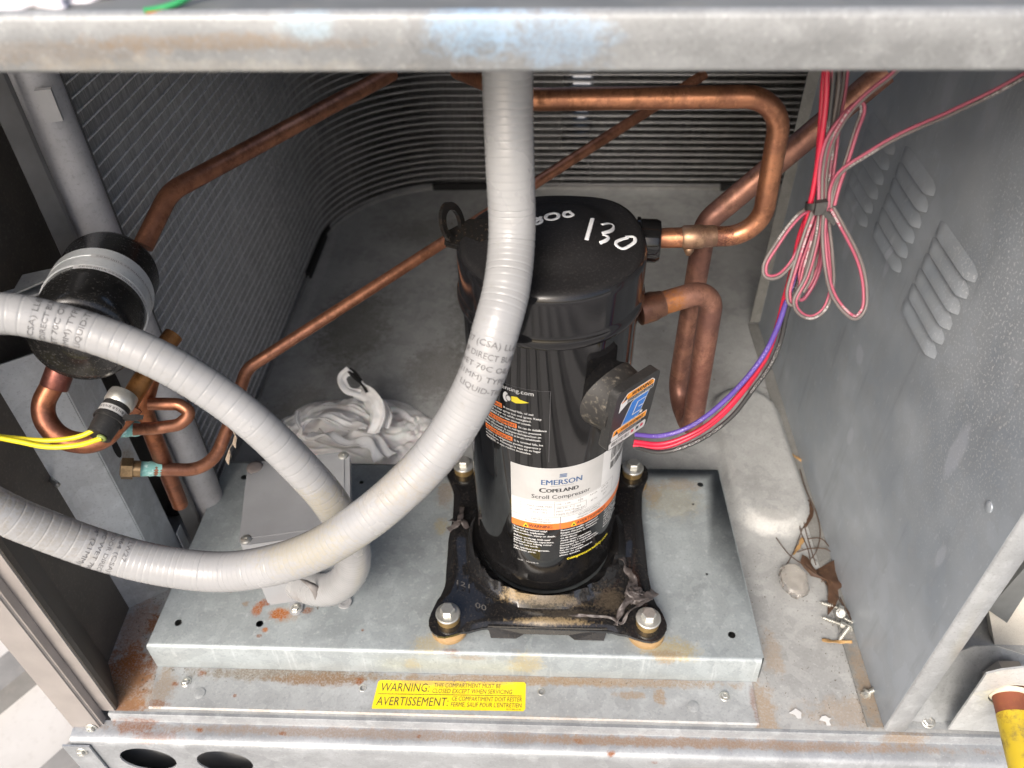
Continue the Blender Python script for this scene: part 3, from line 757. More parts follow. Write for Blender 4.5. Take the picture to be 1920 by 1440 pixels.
# terminal box
tb_a = R(-45); n_ = Vector((math.cos(tb_a), math.sin(tb_a), -.06)).normalized(); tc = Vector((61, -64, 270))
t_x = Vector((-math.sin(tb_a), math.cos(tb_a), 0)); t_x = (t_x + Vector((0, 0, -.07))).normalized(); t_y = n_.cross(t_x)
t_y = -t_y if t_y.z < 0 else t_y
bm = bmesh.new(); lathe(bm, [(31, -28), (29, -24), (27, -10), (26, 0)], 48, axis(tc - n_ * 4, n_)); finish('terminal_base', bm, m_dusty, t_cmp, True, 60)
def rrect(w_, h_, r_):
    o = []
    for cx, cy, a0 in ((w_ / 2 - r_, h_ / 2 - r_, 0), (-w_ / 2 + r_, h_ / 2 - r_, 90), (-w_ / 2 + r_, -h_ / 2 + r_, 180), (w_ / 2 - r_, -h_ / 2 + r_, 270)):
        o += [(cx + r_ * math.cos(R(a0 + k * 15)), cy + r_ * math.sin(R(a0 + k * 15))) for k in range(7)]
    return o
bm = bmesh.new(); prism(bm, [tc + t_x * u + t_y * v - n_ * 7 for u, v in rrect(50, 62, 6)], n_ * 8)
bmesh.ops.bevel(bm, geom=[e for e in bm.edges if len(e.link_faces) == 2 and e.calc_face_angle(0) > .8], offset=1.2, segments=2, affect='EDGES')
p_tc = finish('terminal_cover', bm, paint('cover_plastic', (.022, .022, .022), .42, 0, .25, (.14, .13, .12), .5, .2, .1), t_cmp, True, 40)
def lab(off):
    return lambda u, v: tc + n_ * (1.0 + off) + t_x * u + t_y * v
bm = bmesh.new()
lo, l1, l2 = lab(.12), lab(.22), lab(.32)
# materials: 0 white 1 amber 2 ink 3 blue 4 red
poly(bm, [(-19, 8.5), (-19, 19), (-13, 26), (16, 26), (20, 22.5), (20, 14.5), (-10, 14.5)], lo, 0)
poly(bm, [(-18, 18), (-12.5, 25.2), (15.6, 25.2), (19.2, 22), (19.2, 19.2), (-18, 19.2)], l1, 1)
write(bm, 'WARNING', -7, 20.2, 4.2, l2, 24, bold=.02, italic=.2, mi=2)
poly(bm, [(-16.5, 19.6), (-12, 19.6), (-14.2, 23.8)], l2, 2)
quad(bm, -11, 15.1, 19.2, 18.9, l1, 1, 2)
write(bm, 'NON-POTENTIAL SHOCK', -10.4, 17.2, 1.3, l2, 28, mi=0); write(bm, 'HAZARD DO NOT REMOVE', -10.4, 15.5, 1.1, l2, 28, mi=0)
poly(bm, [(-17.5, 11.5), (-12.5, 14.6), (-12.5, 18), (-17.5, 18)], l1, 2) if False else None
poly(bm, [(-12, -9.2), (8, -9.2), (10, -7), (16, 14.2), (-2, 14.2), (-5, 12.2)], lo, 0)
poly(bm, [(-11.2, -8.5), (7.6, -8.5), (9.2, -6.6), (15, 13.5), (-1.6, 13.5), (-4.4, 11.8)], l1, 3)
for a in ([(-.8, -4), (8.5, -4), (8.9, -3), (.4, -3)], [(-.8, -4), (.4, -3), (4.0, 8.2), (2.8, 9)], [(2.8, 9), (4.0, 8.2), (13.0, 8.2), (13.3, 9)], [(5.6, 1.4), (6.0, 2.4), (11, 2.4), (10.7, 1.4)]): poly(bm, a, l2, 0)
poly(bm, [(11.5 + 1.6 * math.cos(k * .524), -6.5 + 1.6 * math.sin(k * .524)) for k in range(12)], l1, 0)
poly(bm, [(-20, -21.5), (-21.4, -19.5), (-20.4, -10.2), (-19, -9.6), (20, -9.6), (20, -15.5), (17, -17.5), (17, -19.4)], lo, 0)
poly(bm, [(-20.5, -16.2), (-19.8, -10.8), (-19, -10.3), (19.4, -10.3), (19.4, -16.2)], l1, 1)
write(bm, 'AVERTISSEMENT', -11.5, -15.2, 3.6, l2, 28, bold=.02, italic=.2, mi=2)
poly(bm, [(-18.6, -15.6), (-14, -15.6), (-16.3, -11.4)], l2, 2)
quad(bm, -13, -20.2, 17, -16.6, l1, 1, 2); write(bm, 'DECHARGE ELECTRIQUE', -12.4, -18.2, 1.2, l2, 27, mi=0); write(bm, 'NE PAS ENLEVER', -12.4, -19.9, 1.1, l2, 22, mi=0)
poly(bm, [(-21.5, -30), (21, -30), (22, -28.5), (22, -23), (20.5, -21), (-20, -22), (-22.5, -24)], lo, 0)
rb = random.Random(5); u = -19
while u < 2:
    wd = rb.choice((.4, .7, 1.0)); quad(bm, u, -27.5, u + wd, -23.4, l1, 1, 2); u += wd + rb.choice((.4, .6, .9))
for u, mi in ((4, 4), (10, 2), (15.5, 4)): quad(bm, u, -26.6, u + 3.4, -23.4, l1, 1, mi)
write(bm, '519-0041-00', -16, -29.6, 1.4, l1, 12, mi=2); write(bm, 'R    B    R', 3, -22.8, 1.0, l1, 14, mi=2)
finish('warning_decal', bm, [m_white, m_amber, m_ink, m_blue, m_redp], p_tc)
# cylinder decals
def cyl(off, tilt=0.0, ref=-90.0):
    rad = 69.0 + off
    def f(u, v):                     # u = arc mm from angle ref, v = height mm
        a = R(ref) + u / 69.0
        return AX + Vector((rad * math.cos(a), rad * math.sin(a), v + tilt * u))
    return f
c0, c1, c2 = cyl(.10), cyl(.20), cyl(.30)
AU = lambda deg: (deg + 90) * math.pi / 180 * 69.0
bm = bmesh.new()
uL, uR = AU(-116.5), AU(-6)
quad(bm, uL, 134, uR, 207, c0, 40, 0)                       # white sheet
quad(bm, uL + .3, 165, AU(-47), 206.6, c1, 24, 5)           # grey title field
quad(bm, uL, 125.5, uR, 134, c0, 40, 1)                     # orange band
write(bm, 'EMERSON', AU(-94.2), 186.5, 6.4, c2, AU(-65) - AU(-94.2), bold=.015, mi=6)
for k in range(3):
    poly(bm, [(AU(-82) + a, 195.5 + b + k * 1.6) for a, b in ((0, 0), (6.2, 0), (7.2, 1.1), (1, 1.1))], c2, 6)
quad(bm, AU(-88), 184.6, AU(-71), 184.9, c2, 8, 4)
write(bm, 'C', AU(-95.5), 176.6, 5.8, c2, 5.4, bold=.03, mi=2); write(bm, 'OPELAND', AU(-90.6), 176.8, 4.6, c2, 28, bold=.03, mi=2)
write(bm, 'Scroll Compressor', AU(-101), 168.4, 5.0, c2, AU(-57.5) - AU(-101), bold=.006, mi=2)
def frame(x0, y0, x1, y1, t_=.25):
    quad(bm, x0, y0, x1, y0 + t_, c1, 10, 4); quad(bm, x0, y1, x1, y1 + t_, c1, 10, 4); quad(bm, x0, y0, x0 + t_, y1, c1, 1, 4); quad(bm, x1, y0, x1 + t_, y1, c1, 1, 4)
frame(AU(-109), 146.5, AU(-84.5), 161); frame(AU(-84.5), 144.5, AU(-33), 164); frame(AU(-84.5), 157, AU(-65), 164); frame(AU(-70), 147, AU(-60), 157)
for i, (tx, x, y) in enumerate((('MAX OPER PRES', -104, 156.5), ('HI/  448 PSIG', -103, 152.5), ('30.9 / 38.6', -100, 148.5), ('OIL   1.24', -83, 159.5), ('200-230  3~', -83, 154), ('MFG  VOLTS', -83, 149.5), ('MADE IN MEXICO', -83, 145.6), ('0.75', -67, 159.5), ('460', -68, 152), ('380-420', -69, 148.5), ('R410A', -57, 160), ('60 Hz', -56, 152), ('LRA 46', -46, 160.5), ('RLA 6.1', -46, 155.5), ('24.5', -44, 150))):
    write(bm, tx, AU(x), y, 2.1, c1, mi=4)
quad(bm, uL, 142.6, uR, 142.95, c1, 40, 4)
quad(bm, AU(-80), 125.6, AU(-79.5), 142.6, c1, 1, 4)
write(bm, 'NEVER use', AU(-101), 139, 2.4, c1, mi=4); write(bm, 'flammable refrigerant', AU(-106), 135.6, 2.4, c1, 24, mi=4)
write(bm, 'NE JAMAIS utiliser de', AU(-66), 139.4, 2.4, c1, 24, mi=4); write(bm, 'refrigerant inflammable', AU(-67), 136, 2.4, c1, 25, mi=4)
write(bm, 'WARNING', AU(-103), 127.6, 4.4, c2, 21, bold=.01, mi=2); write(bm, 'AVERTISSEMENT', AU(-67), 127.6, 4.4, c2, 33, bold=.01, mi=2)
for a in (-107.5, -71.5):
    poly(bm, [(AU(a), 126.6), (AU(a) + 5.4, 126.6), (AU(a) + 2.7, 132.6)], c2, 3); poly(bm, [(AU(a) + 1.1, 127.2), (AU(a) + 4.3, 127.2), (AU(a) + 2.7, 130.8)], cyl(.38), 2)
en = ['Trained personnel only!', 'Risk of fire, explosion,', 'electrocution, injury or death.', '', 'Before servicing, lock-out/', 'tagout. Discharge capacitors.', 'Removal: Use tubing cutter.', 'Do not use torch.', '', 'Use specified refrigerants,', 'lubricants, parts.']
frn = ['Personnel qualifie seulement!', "Risque d'incendie, d'explosion,", "d'electrocution, de blessures", 'ou de deces.', "Avant toute reparation,", "verrouillage / etiquetage.", 'Decharger les condensateurs.', 'Retrait : Utiliser un coupe-tube.', "Pas de chalumeau.", 'Utiliser les refrigerants et', 'pieces specifies.']
y = 122.2
for l_ in en:
    if l_: write(bm, l_, AU(-115), y, 2.3, c1, bold=.022, sx=.98, mi=0); y -= 3.7
    else: y -= 1.4
y = 122.2
for l_ in frn: write(bm, l_, AU(-79), y, 2.3, c1, bold=.022, sx=.98, mi=0); y -= 3.7
es = ['Solo personal', 'capacitado', 'Riesgo de fuego', 'explosion, heridas', 'o la muerte.', 'Antes del servicio', 'desconecte.']
y = 122.2
for l_ in es: write(bm, l_, AU(-40), y, 2.3, c1, bold=.022, mi=0); y -= 3.9
write(bm, 'compressorsafety.com', AU(-73), 77.5, 4.2, c1, 50, bold=.02, mi=3)
write(bm, '06-05', AU(-112), 74, 1.6, c1, mi=0); write(bm, '572-0038-00', AU(-105), 74, 1.6, c1, mi=0)
u = AU(-38); rb = random.Random(9)
while u < AU(-12):
    wd = rb.choice((.5, .9, 1.3)); quad(bm, u, 190, u + wd, 205, c1, 1, 2); u += wd + rb.choice((.5, .8, 1.1))
u = AU(-38)
while u < AU(-14):
    wd = rb.choice((.5, .9, 1.3)); quad(bm, u, 178, u + wd, 187, c1, 1, 2); u += wd + rb.choice((.5, .8, 1.1))
finish('rating_decal', bm, [m_white, m_orange, m_ink, m_yelp, m_greyt, m_greyl, m_navy], p_shell)
bm = bmesh.new()
write(bm, 'terminalventing.com', AU(-141), 287.3, 4.2, c1, AU(-100) - AU(-141), mi=0)
poly(bm, [(AU(-119) + 2.6 * math.cos(k * .5236), 279.5 + 5.2 * math.sin(k * .5236)) for k in range(12)], c1, 0)
poly(bm, [(AU(-117) + 2.6 * math.cos(k * .5236), 279.0 + 4.0 * math.sin(k * .5236)) for k in range(12)], c2, 2); poly(bm, [(AU(-117) + 2.0 * math.cos(k * .5236), 279.0 + 2.6 * math.sin(k * .5236)) for k in range(12)], cyl(.36), 0)
poly(bm, [(AU(-115), 282), (AU(-111), 283), (AU(-109), 281), (AU(-103), 279.5), (AU(-109), 277), (AU(-112), 276), (AU(-115), 277)], c1, 3)
blk = [('WARNING', ['If terminal fails, oil and', 'refrigerant may spray out and ignite. Keep', 'terminal cover on while energized.', 'GET AWAY if you hear unusual sounds.'], 266),
       ('AVERTISSEMENT', ['En cas de defaillance', "de borne, l'huile et le refrigerant peuvent", "jaillir. Maintenir le couvercle/capuchon en", 'place. ELOIGNEZ-VOUS si bruits inhabituels.'], 249.5),
       ('ADVERTENCIA', ['Si la terminal falla, los', 'aceites y el refrigerante pueden esparcirse y', 'encenderse. Mantenga la tapa en su lugar', 'ALEJESE si oye ruidos inusuales.'], 233)]
for hd, ls, z in blk:
    wd = {'WARNING': 19, 'AVERTISSEMENT': 32, 'ADVERTENCIA': 28}[hd]
    quad(bm, AU(-138), z - .8, AU(-138) + wd, z + 4.0, c1, 10, 1); write(bm, hd, AU(-138) + .8, z, 3.1, c2, wd - 1.6, bold=.02, mi=2)
    write(bm, ls[0], AU(-138) + wd + 1.5, z + .3, 2.3, c1, bold=.01, sx=.85, mi=0)
    for i, l_ in enumerate(ls[1:]): write(bm, l_, AU(-138), z - 3.7 * (i + 1), 2.3, c1, 52 if len(l_) > 36 else 44, bold=.01, mi=0)
quad(bm, AU(-142), 293.2, AU(-89.5), 293.4, c1, 24, 4); quad(bm, AU(-89.5), 215, AU(-89.3), 293.4, c1, 1, 4)
finish('venting_decal', bm, [m_white, m_orange, m_ink, m_yelp, m_greyt], p_shell)

# bolts with tan grommets, one per corner
m_grom = paint('tan_grommet', (.34, .22, .10), .6, 0, .4, (.45, .34, .18), .3)
m_sleeve = paint('yellow_zinc', (.40, .28, .12), .35, .6, .2, (.5, .4, .25), .4)
def bolt(lbl):
    t = thing('mounting_bolt', lbl, 'bolt', (-95, -95, 0), 'bolts at the corners of the compressor feet')
    T_ = Matrix.Translation((-95, -95, 0))
    bm = bmesh.new(); lathe(bm, [(17, .1), (18, 2), (17.5, 6), (14, 8), (14, 14)], 40, T_); finish('grommet', bm, m_grom, t, True, 40)
    bm = bmesh.new(); lathe(bm, [(10.5, 14), (11, 21), (11, 27)], 32, T_); finish('sleeve', bm, m_sleeve, t, True, 40)
    bm = bmesh.new(); lathe(bm, [(11.6, 27), (11.8, 28.2), (11, 29.4), (8, 30)], 32, T_); hexbolt(bm, 7.2, 7, T_ @ Matrix.Translation((0, 0, 29.8)), 1.2); finish('bolt_head', bm, m_zinc, t, True, 30)
    return t
b0 = bolt('zinc bolt at the front left corner of the black compressor feet')
for (x, y), l_ in (((95, -95), 'zinc bolt at the front right corner of the compressor feet, beside the plastic shreds'), ((-95, 95), 'zinc bolt at the back left corner of the compressor feet, near the white tissue'), ((95, 95), 'zinc bolt at the back right corner of the compressor feet, behind the label')):
    c = copy_tree(b0, (x + 95, y + 95, 0)); c['label'] = l_

# ================================================================== COPPER PIPES
cu_new = copper('copper_bright', (.58, .265, .14), (.19, .085, .06), .55, .2, [((120, 35, 365), (30, 20, 16), (.11, .05, .045), .8)])
cu_old = copper('copper_brown', (.30, .12, .06), (.09, .042, .032), .6, .5)
cu_mid = copper('copper_mid', (.50, .225, .13), (.15, .068, .048), .5, .25)
cu_pur = copper('copper_purple', (.36, .18, .125), (.13, .068, .06), .5, .55, [((95, 18, 312), (14, 22, 16), (.42, .17, .05), .9), ((78, 12, 310), (5, 14, 16), (.10, .05, .045), .8), ((134, 32, 220), (20, 20, 70), (.19, .075, .055), .6)], rough=.45, metal=.7)
m_braze = copper('braze_joint', (.42, .27, .17), (.16, .09, .08), .6, .4, rough=.45)
t_dis = thing('discharge_pipe', 'bright copper discharge pipe looping up from the compressor collar', 'pipe', (88, 33, 362))
tube('tube', fillet([(77.3, 35.0, 362.6), (159.6, 35.0, 366.2), (154.8, 35.0, 476.8), (-17.6, 35.0, 474.0), (-78.1, 124.8, 460.9)], [0, 26, 28, 12, 0], 2.5), 7.9, cu_new, t_dis, 20)
bm = bmesh.new(); lathe(bm, [(7.9, 0), (9.4, 2), (9.4, 16), (8.6, 17), (8.6, 25), (7.9, 27)], 28, axis((99, 35, 363.6), (1, 0, .06))); finish('braze_sleeve', bm, m_braze, t_dis, True, 40)
bm = bmesh.new(); lathe(bm, [(.1, -7), (2, -6), (4, -2), (4, 2)], 16, Matrix.Translation((106, 33, 355))); finish('braze_drip', bm, m_braze, t_dis, True)
t_suc = thing('suction_pipe', 'thick purple-brown suction pipe bending down beside the compressor into a trap', 'pipe', (73, 10, 300))
tube('tube', fillet([(67.3, 9.1, 310.9), (130.7, 32.0, 317.8), (135.2, 32.0, 151.1), (127.2, 84.0, 151.1), (127.2, 84.0, 348.0), (247.6, 104.6, 466.6)], [0, 20, 16, 24, 24, 30, 0], 2.5), 9.7, cu_pur, t_suc, 22)
bm = bmesh.new(); lathe(bm, [(10.6, 0), (12.4, 1), (12.2, 14), (11, 18), (10.6, 22)], 28, axis((67.3, 9.1, 310.9), (63.4, 22.9, 6.9))); finish('braze_sleeve', bm, copper('braze_rusty', (.30, .16, .10), (.12, .06, .05), .6, .4, [((76, 10, 305), (8, 12, 12), (.40, .16, .03), .9)]), t_suc, True, 40)
t_liq = thing('upper_liquid_pipe', 'brown copper pipe rising from the filter drier across the coil', 'pipe', (-358, 71, 327))
tube('tube', fillet([(-356.2, 72.3, 327.7), (-340.6, 118.1, 355.1), (-176.1, 359.6, 367.4)], [0, 45, 0], 3), 8.6, cu_mid, t_liq, 20)
t_thin = thing('thin_copper_pipe', 'thin copper pipe crossing behind the compressor and hooking down at left', 'pipe', (-290, 40, 190))
tube('tube', fillet([(168.1, 390.3, 353.8), (-285.8, 46.2, 210.4), (-293.6, 0.9, 186.2), (-305.0, -39.8, 164.2), (-368.4, -64.2, 192.7)], [0, 22, 25, 30, 0], 3), 5.9, cu_mid, t_thin, 16)
m_verd = paint('verdigris', (.25, .55, .52), .8, 0, .8, (.62, .80, .78), .22, .3, .5)
tube('verdigris_cuff', fillet([(-340.7, -52.8, 180.0), (-360.8, -61.5, 189.3)], 5, 2), 6.8, m_verd, t_thin, 16, rf=lambda s, f: 6.5 + .8 * mnoise.noise(Vector((s * .4, 0, 0))))
bm = bmesh.new(); lathe(bm, [(6, 0), (9.5, 0), (9.5, 9), (7, 10)], 6, axis((-358.5, -62.1, 190.0), (-15.2, -4.2, 5.0))); lathe(bm, [(7.2, -6), (7.2, 0)], 24, axis((-358.5, -62.1, 190.0), (-15.2, -4.2, 5.0))); finish('flare_nut', bm, copper('brass_old', (.34, .24, .13), (.12, .09, .05), .5, .1), t_thin, True, 30)
bm = bmesh.new()
pk = [(-289.7, -5.8, 186.0), (-291.6, -10.8, 180.7), (-293.4, -15.7, 175.3), (-297.2, -20.7, 169.9), (-299.5, -25.7, 164.6)]
for k in range(len(pk) - 1):
    a, b = V(pk[k]), V(pk[k + 1]); w1 = Vector((3, -8, 3 + 3 * math.sin(k * 2.3)))
    vs = [bm.verts.new(a + Vector((5, -3, 2))), bm.verts.new(b + Vector((5, -3, 2))), bm.verts.new(b + w1 + Vector((6, 0, -4 * (k % 2)))), bm.verts.new(a + w1 + Vector((6 * (k % 2), 0, 0)))]
    bm.faces.new(vs)
thicken(bm, .6)
finish('torn_tape', bm, paint('old_tape', (.40, .33, .26), .6), t_thin)
t_hd = thing('drier_return_pipe', 'brown copper bend under the filter drier carrying the pressure switch', 'pipe', (-360, -70, 300))
tube('bend', fillet([(-365.2, -69.6, 320.6), (-369.0, -78.5, 311.0), (-384.2, -94.9, 290.7), (-371.1, -106.4, 271.4), (-344.3, -104.0, 263.7), (-322.5, -77.1, 280.4)], 26, 2.5), 8.2, copper('copper_redbrown', (.42, .17, .09), (.15, .06, .05), .45, .3), t_hd, 20)
bm = bmesh.new(); lathe(bm, [(9.6, -14), (9.9, -12), (9.9, 12), (9.2, 13)], 28, axis((-367.4, -76.3, 313.3), (-6.9, -13.0, -14.0))); finish('sleeve', bm, copper('sleeve_purple', (.27, .10, .075), (.12, .05, .05), .6, .6), t_hd, True, 40)
tube('riser', fillet([(-327.4, -77.3, 280.4), (-321.7, -60.1, 287.1), (-311.9, -33.8, 297.8), (-304.8, -18.2, 302.7)], 14, 2.5), 7.6, copper('copper_orange', (.42, .20, .07), (.15, .07, .03), .5, .2), t_hd, 18)
tube('downcomer', fillet([(-322.9, -38.1, 278.8), (-334.7, -50.0, 251.3), (-338.1, -48.4, 208.5), (-348.4, -37.8, 113.5)], 20, 2.5), 7.4, copper('copper_down', (.34, .13, .06), (.13, .05, .035), .5, .4), t_hd, 18)
tube('service_loop', fillet([(-325.5, -54.6, 260.6), (-303.3, -50.5, 256.6), (-291.5, -55.1, 251.0), (-301.7, -63.9, 246.2), (-317.7, -71.2, 249.4), (-333.9, -93.7, 270.1)], [0, 8, 11, 11, 10, 0], 2), 5.2, cu_mid, t_hd, 14)
tube('verdigris_cuff', fillet([(-325.9, -79.5, 257.1), (-332.9, -92.2, 268.7)], 5, 2), 6.4, m_verd, t_hd, 16, rf=lambda s, f: 6.0 + .9 * mnoise.noise(Vector((s * .4, 5, 0))))
bm = bmesh.new(); lathe(bm, [(24, 0), (25, 3), (22, 9), (12, 12), (9, 12)], 36, Matrix.Translation((-437.6, 88.5, -36.0))); tag(finish('pipe_grommet', bm, m_dusty, None, True, 40), 'round black rubber grommet where the copper pipe drops through the floor', 'grommet')

# filter drier
t_dr = thing('filter_drier', 'black cylindrical filter drier strapped to the upright with a metal clamp', 'filter drier', (-332.1, -90.7, 352.3))
A0, A1 = V((-332.1, -90.7, 352.3)), V((-357.0, 21.0, 339.7)); L = (A1 - A0).length; MD = axis(A0, A1 - A0) @ Matrix.Diagonal((.945, .945, 1, 1)); RD = 38
m_dr = paint('drier_black', (.013, .013, .013), .22, 0, .3, (.13, .12, .11), .4, .2, .08)
bm = bmesh.new(); lathe(bm, [(11, -4), (13, -2), (22, 0), (24, 1), (30, 2), (35.5, 4.5), (37.6, 9), (38, 14), (38, L - 10), (36, L - 4), (30, L), (14, L + 3), (11, L + 10)], 64, MD); finish('canister', bm, m_dr, t_dr, True, 50)
bm = bmesh.new(); lathe(bm, [(38.2, L * .42), (39.4, L * .42), (39.4, L * .42 + 11), (38.9, L * .42 + 11), (38.9, L * .42 + 15), (39.4, L * .42 + 15), (39.4, L * .42 + 27), (38.2, L * .42 + 27)], 64, MD, cap=False)
p_str = finish('strap', bm, galv('strap_zinc', (.70, .73, .74), (), .25, .35, .4), t_dr, True, 30)
bm = bmesh.new()
dm = lambda off: (lambda u, v: MD @ Vector(((38 + off) * math.cos(DA + u / 38), (38 + off) * math.sin(DA + u / 38), v)))
DA = 2.21
for v0, u0, u1 in ((L * .42 + 11.2, -18, 52), (L * .42 - 6.5, -26, 42)):
    quad(bm, u0, v0, u1, v0 + 5.5, dm(1.6), 24, 0)
    for k in range(12):
        u = u0 + 4 + k * 5; write(bm, ('EK 303', 'R410A', '||||', 'UL')[k % 4], u, v0 + 1.4, 2.0, dm(1.75), 4, mi=2)
finish('paper_label', bm, [m_white, m_ink, m_ink], p_str)
bm = bmesh.new(); pts = [V(p) for p in [(-379.2, -9.1, 361.2), (-383.6, -20.3, 358.1), (-412.6, -29.7, 349.2), (-410.3, -11.0, 354.8)]]; f = bm.faces.new([bm.verts.new(p) for p in pts]); thicken(bm, 1.6); finish('clamp_tab', bm, m_edge, t_dr)
bm = bmesh.new(); box(bm, (-432.7, -23.3, 342.4), (-376.7, -7.3, 344.4), rot=32); finish('clamp_foot', bm, m_brk, t_dr)

# pressure switch with yellow leads
t_sw = thing('pressure_switch', 'black capped pressure switch with silver collar on the copper bend', 'switch', (-331.3, -115.7, 285.9))
S0, S1 = V((-325.1, -85.2, 292.5)), V((-331.3, -115.7, 285.9)); MS = axis(S0, S1 - S0); LS = (S1 - S0).length
bm = bmesh.new(); lathe(bm, [(6, -8), (10.6, -6), (11, -3), (11, 3), (9.5, 5)], 32, MS); finish('collar', bm, m_zinc, t_sw, True, 40)
bm = bmesh.new(); lathe(bm, [(9.5, 3), (10.2, 6), (10, LS * .55), (8.8, LS), (.1, LS)], 32, MS); p_bt = finish('boot', bm, m_rubber, t_sw, True, 40)
bm = bmesh.new(); lathe(bm, [(10.35, 9), (10.45, 14)], 40, MS, cap=False); finish('print_band', bm, m_greyl, p_bt, True)
bm = bmesh.new(); 
for k in range(26):
    a = k / 26 * 6.283; write(bm, 'R8N5'[k % 4], 0, 10.3, 2.2, lambda u, v, a=a: MS @ Vector((10.55 * math.cos(a + u / 10.5), 10.55 * math.sin(a + u / 10.5), v)), 1.8)
tag(finish('lettering', bm, m_ink, p_bt), kind='stuff')
bm = bmesh.new(); lathe(bm, [(10.8, 15), (11.2, 15.2), (11.2, 18.4), (10.6, 18.6)], 40, MS, cap=False); finish('cable_tie', bm, m_rubber, t_sw, True, 30)
bm = bmesh.new(); q = S0.lerp(S1, .4); prism(bm, [q + V(p) for p in ((11, -6, 2), (22, -8, 5), (27, -7, 3), (20, -5, -1), (11, -4, -2))], (0, 3, 1)); finish('tie_tail', bm, m_rubber, t_sw)
m_ylw = paint('yellow_insulation', (.78, .66, .02), .35, 0, .1)
for nm, pts, lb in (('yellow_wire', [(-331.5, -113.2, 291.6), (-342.6, -118.9, 288.9), (-363.3, -124.5, 289.8), (-382.4, -128.3, 295.5), (-410.3, -133.0, 305.2)], 'upper yellow wire leaving the pressure switch to the left'), ('yellow_wire', [(-327.2, -119.4, 287.6), (-340.3, -125.7, 287.2), (-360.8, -130.2, 289.3), (-379.8, -132.2, 297.0), (-406.7, -135.9, 309.2)], 'lower yellow wire leaving the pressure switch to the left')):
    tag(tube(nm, catmull(pts, 2), 1.9, m_ylw, None, 12), lb, 'wire', 'yellow leads of the pressure switch')
bm = bmesh.new()
for p in ((-331.5, -113.2, 291.6), (-327.2, -119.4, 287.6)): lathe(bm, [(3.4, -1.5), (3.6, 0), (2.6, 1), (2.0, .2)], 20, axis(p, S1 - S0))
finish('wire_seal', bm, plain('seal_green', (.20, .25, .07)), t_sw, True)

# ================================================================== CONDUIT AND JUNCTION BOX
s = NT('conduit_pvc')
n1 = s.noise(.02, 4); n2 = s.noise(.25, 5, .6)
c = s.mix(s.ramp(n1, .35, .65), (.285, .290, .296), (.315, .320, .326))
for cc, rr, colr, a in (((-190, -150, 232), (80, 60, 30), (.34, .29, .16), .38), ((-330, -150, 255), (80, 60, 50), (.25, .235, .21), .6), ((-120, -130, 285), (60, 60, 26), (.33, .27, .17), .32), ((-380, -150, 300), (60, 60, 40), (.24, .22, .19), .7)):
    c = s.mix(s.math('MULTIPLY', s.spot(cc, rr, .4, 1.1, .2), a), c, colr)
c = s.mix(s.math('MULTIPLY', s.ramp(s.noise(.09, 6, .7), .56, .74), .35), c, (.24, .23, .21))
m_cond = s.fin(c, s.math('ADD', s.math('MULTIPLY', n1, .14), .19), 0)
t_con = thing('flexible_conduit', 'grey ribbed liquid-tight conduit hanging from the beam and looping left into the box', 'conduit', (-31.8, -29.6, 541.4))
CR = 15.5
cpath = catmull([(-31.8, -29.6, 541.4), (-32.2, -32.5, 514.4), (-31.0, -47.2, 469.8), (-29.9, -59.5, 423.4), (-32.8, -85.5, 399.4), (-38.5, -104.3, 383.4), (-48.1, -118.7, 354.5), (-64.2, -128.6, 322.1), (-85.8, -141.2, 292.9), (-111.0, -152.3, 268.5), (-139.5, -159.6, 244.1), (-173.9, -164.1, 218.6), (-215.0, -162.5, 195.6), (-255.6, -160.2, 183.9), (-299.3, -160.2, 190.8), (-334.9, -160.6, 207.1), (-363.4, -164.4, 233.9), (-387.0, -168.9, 264.5), (-408.8, -170.3, 303.7), (-422.9, -162.4, 340.8), (-411.6, -147.8, 378.4), (-383.8, -131.0, 398.6), (-350.8, -120.4, 401.0), (-323.4, -114.9, 390.3), (-294.0, -113.4, 376.4), (-263.4, -115.0, 359.0), (-233.5, -117.5, 333.3), (-208.5, -122.5, 307.4), (-186.4, -125.8, 271.7), (-170.5, -123.8, 229.7), (-163.6, -119.0, 180.8), (-166.6, -112.6, 135.6), (-181.3, -101.6, 91.6), (-202.3, -91.2, 59.1), (-220.1, -82.2, 43.1), (-242.5, -64.2, 22.4), (-263.3, -45.1, 2.7)], .5)
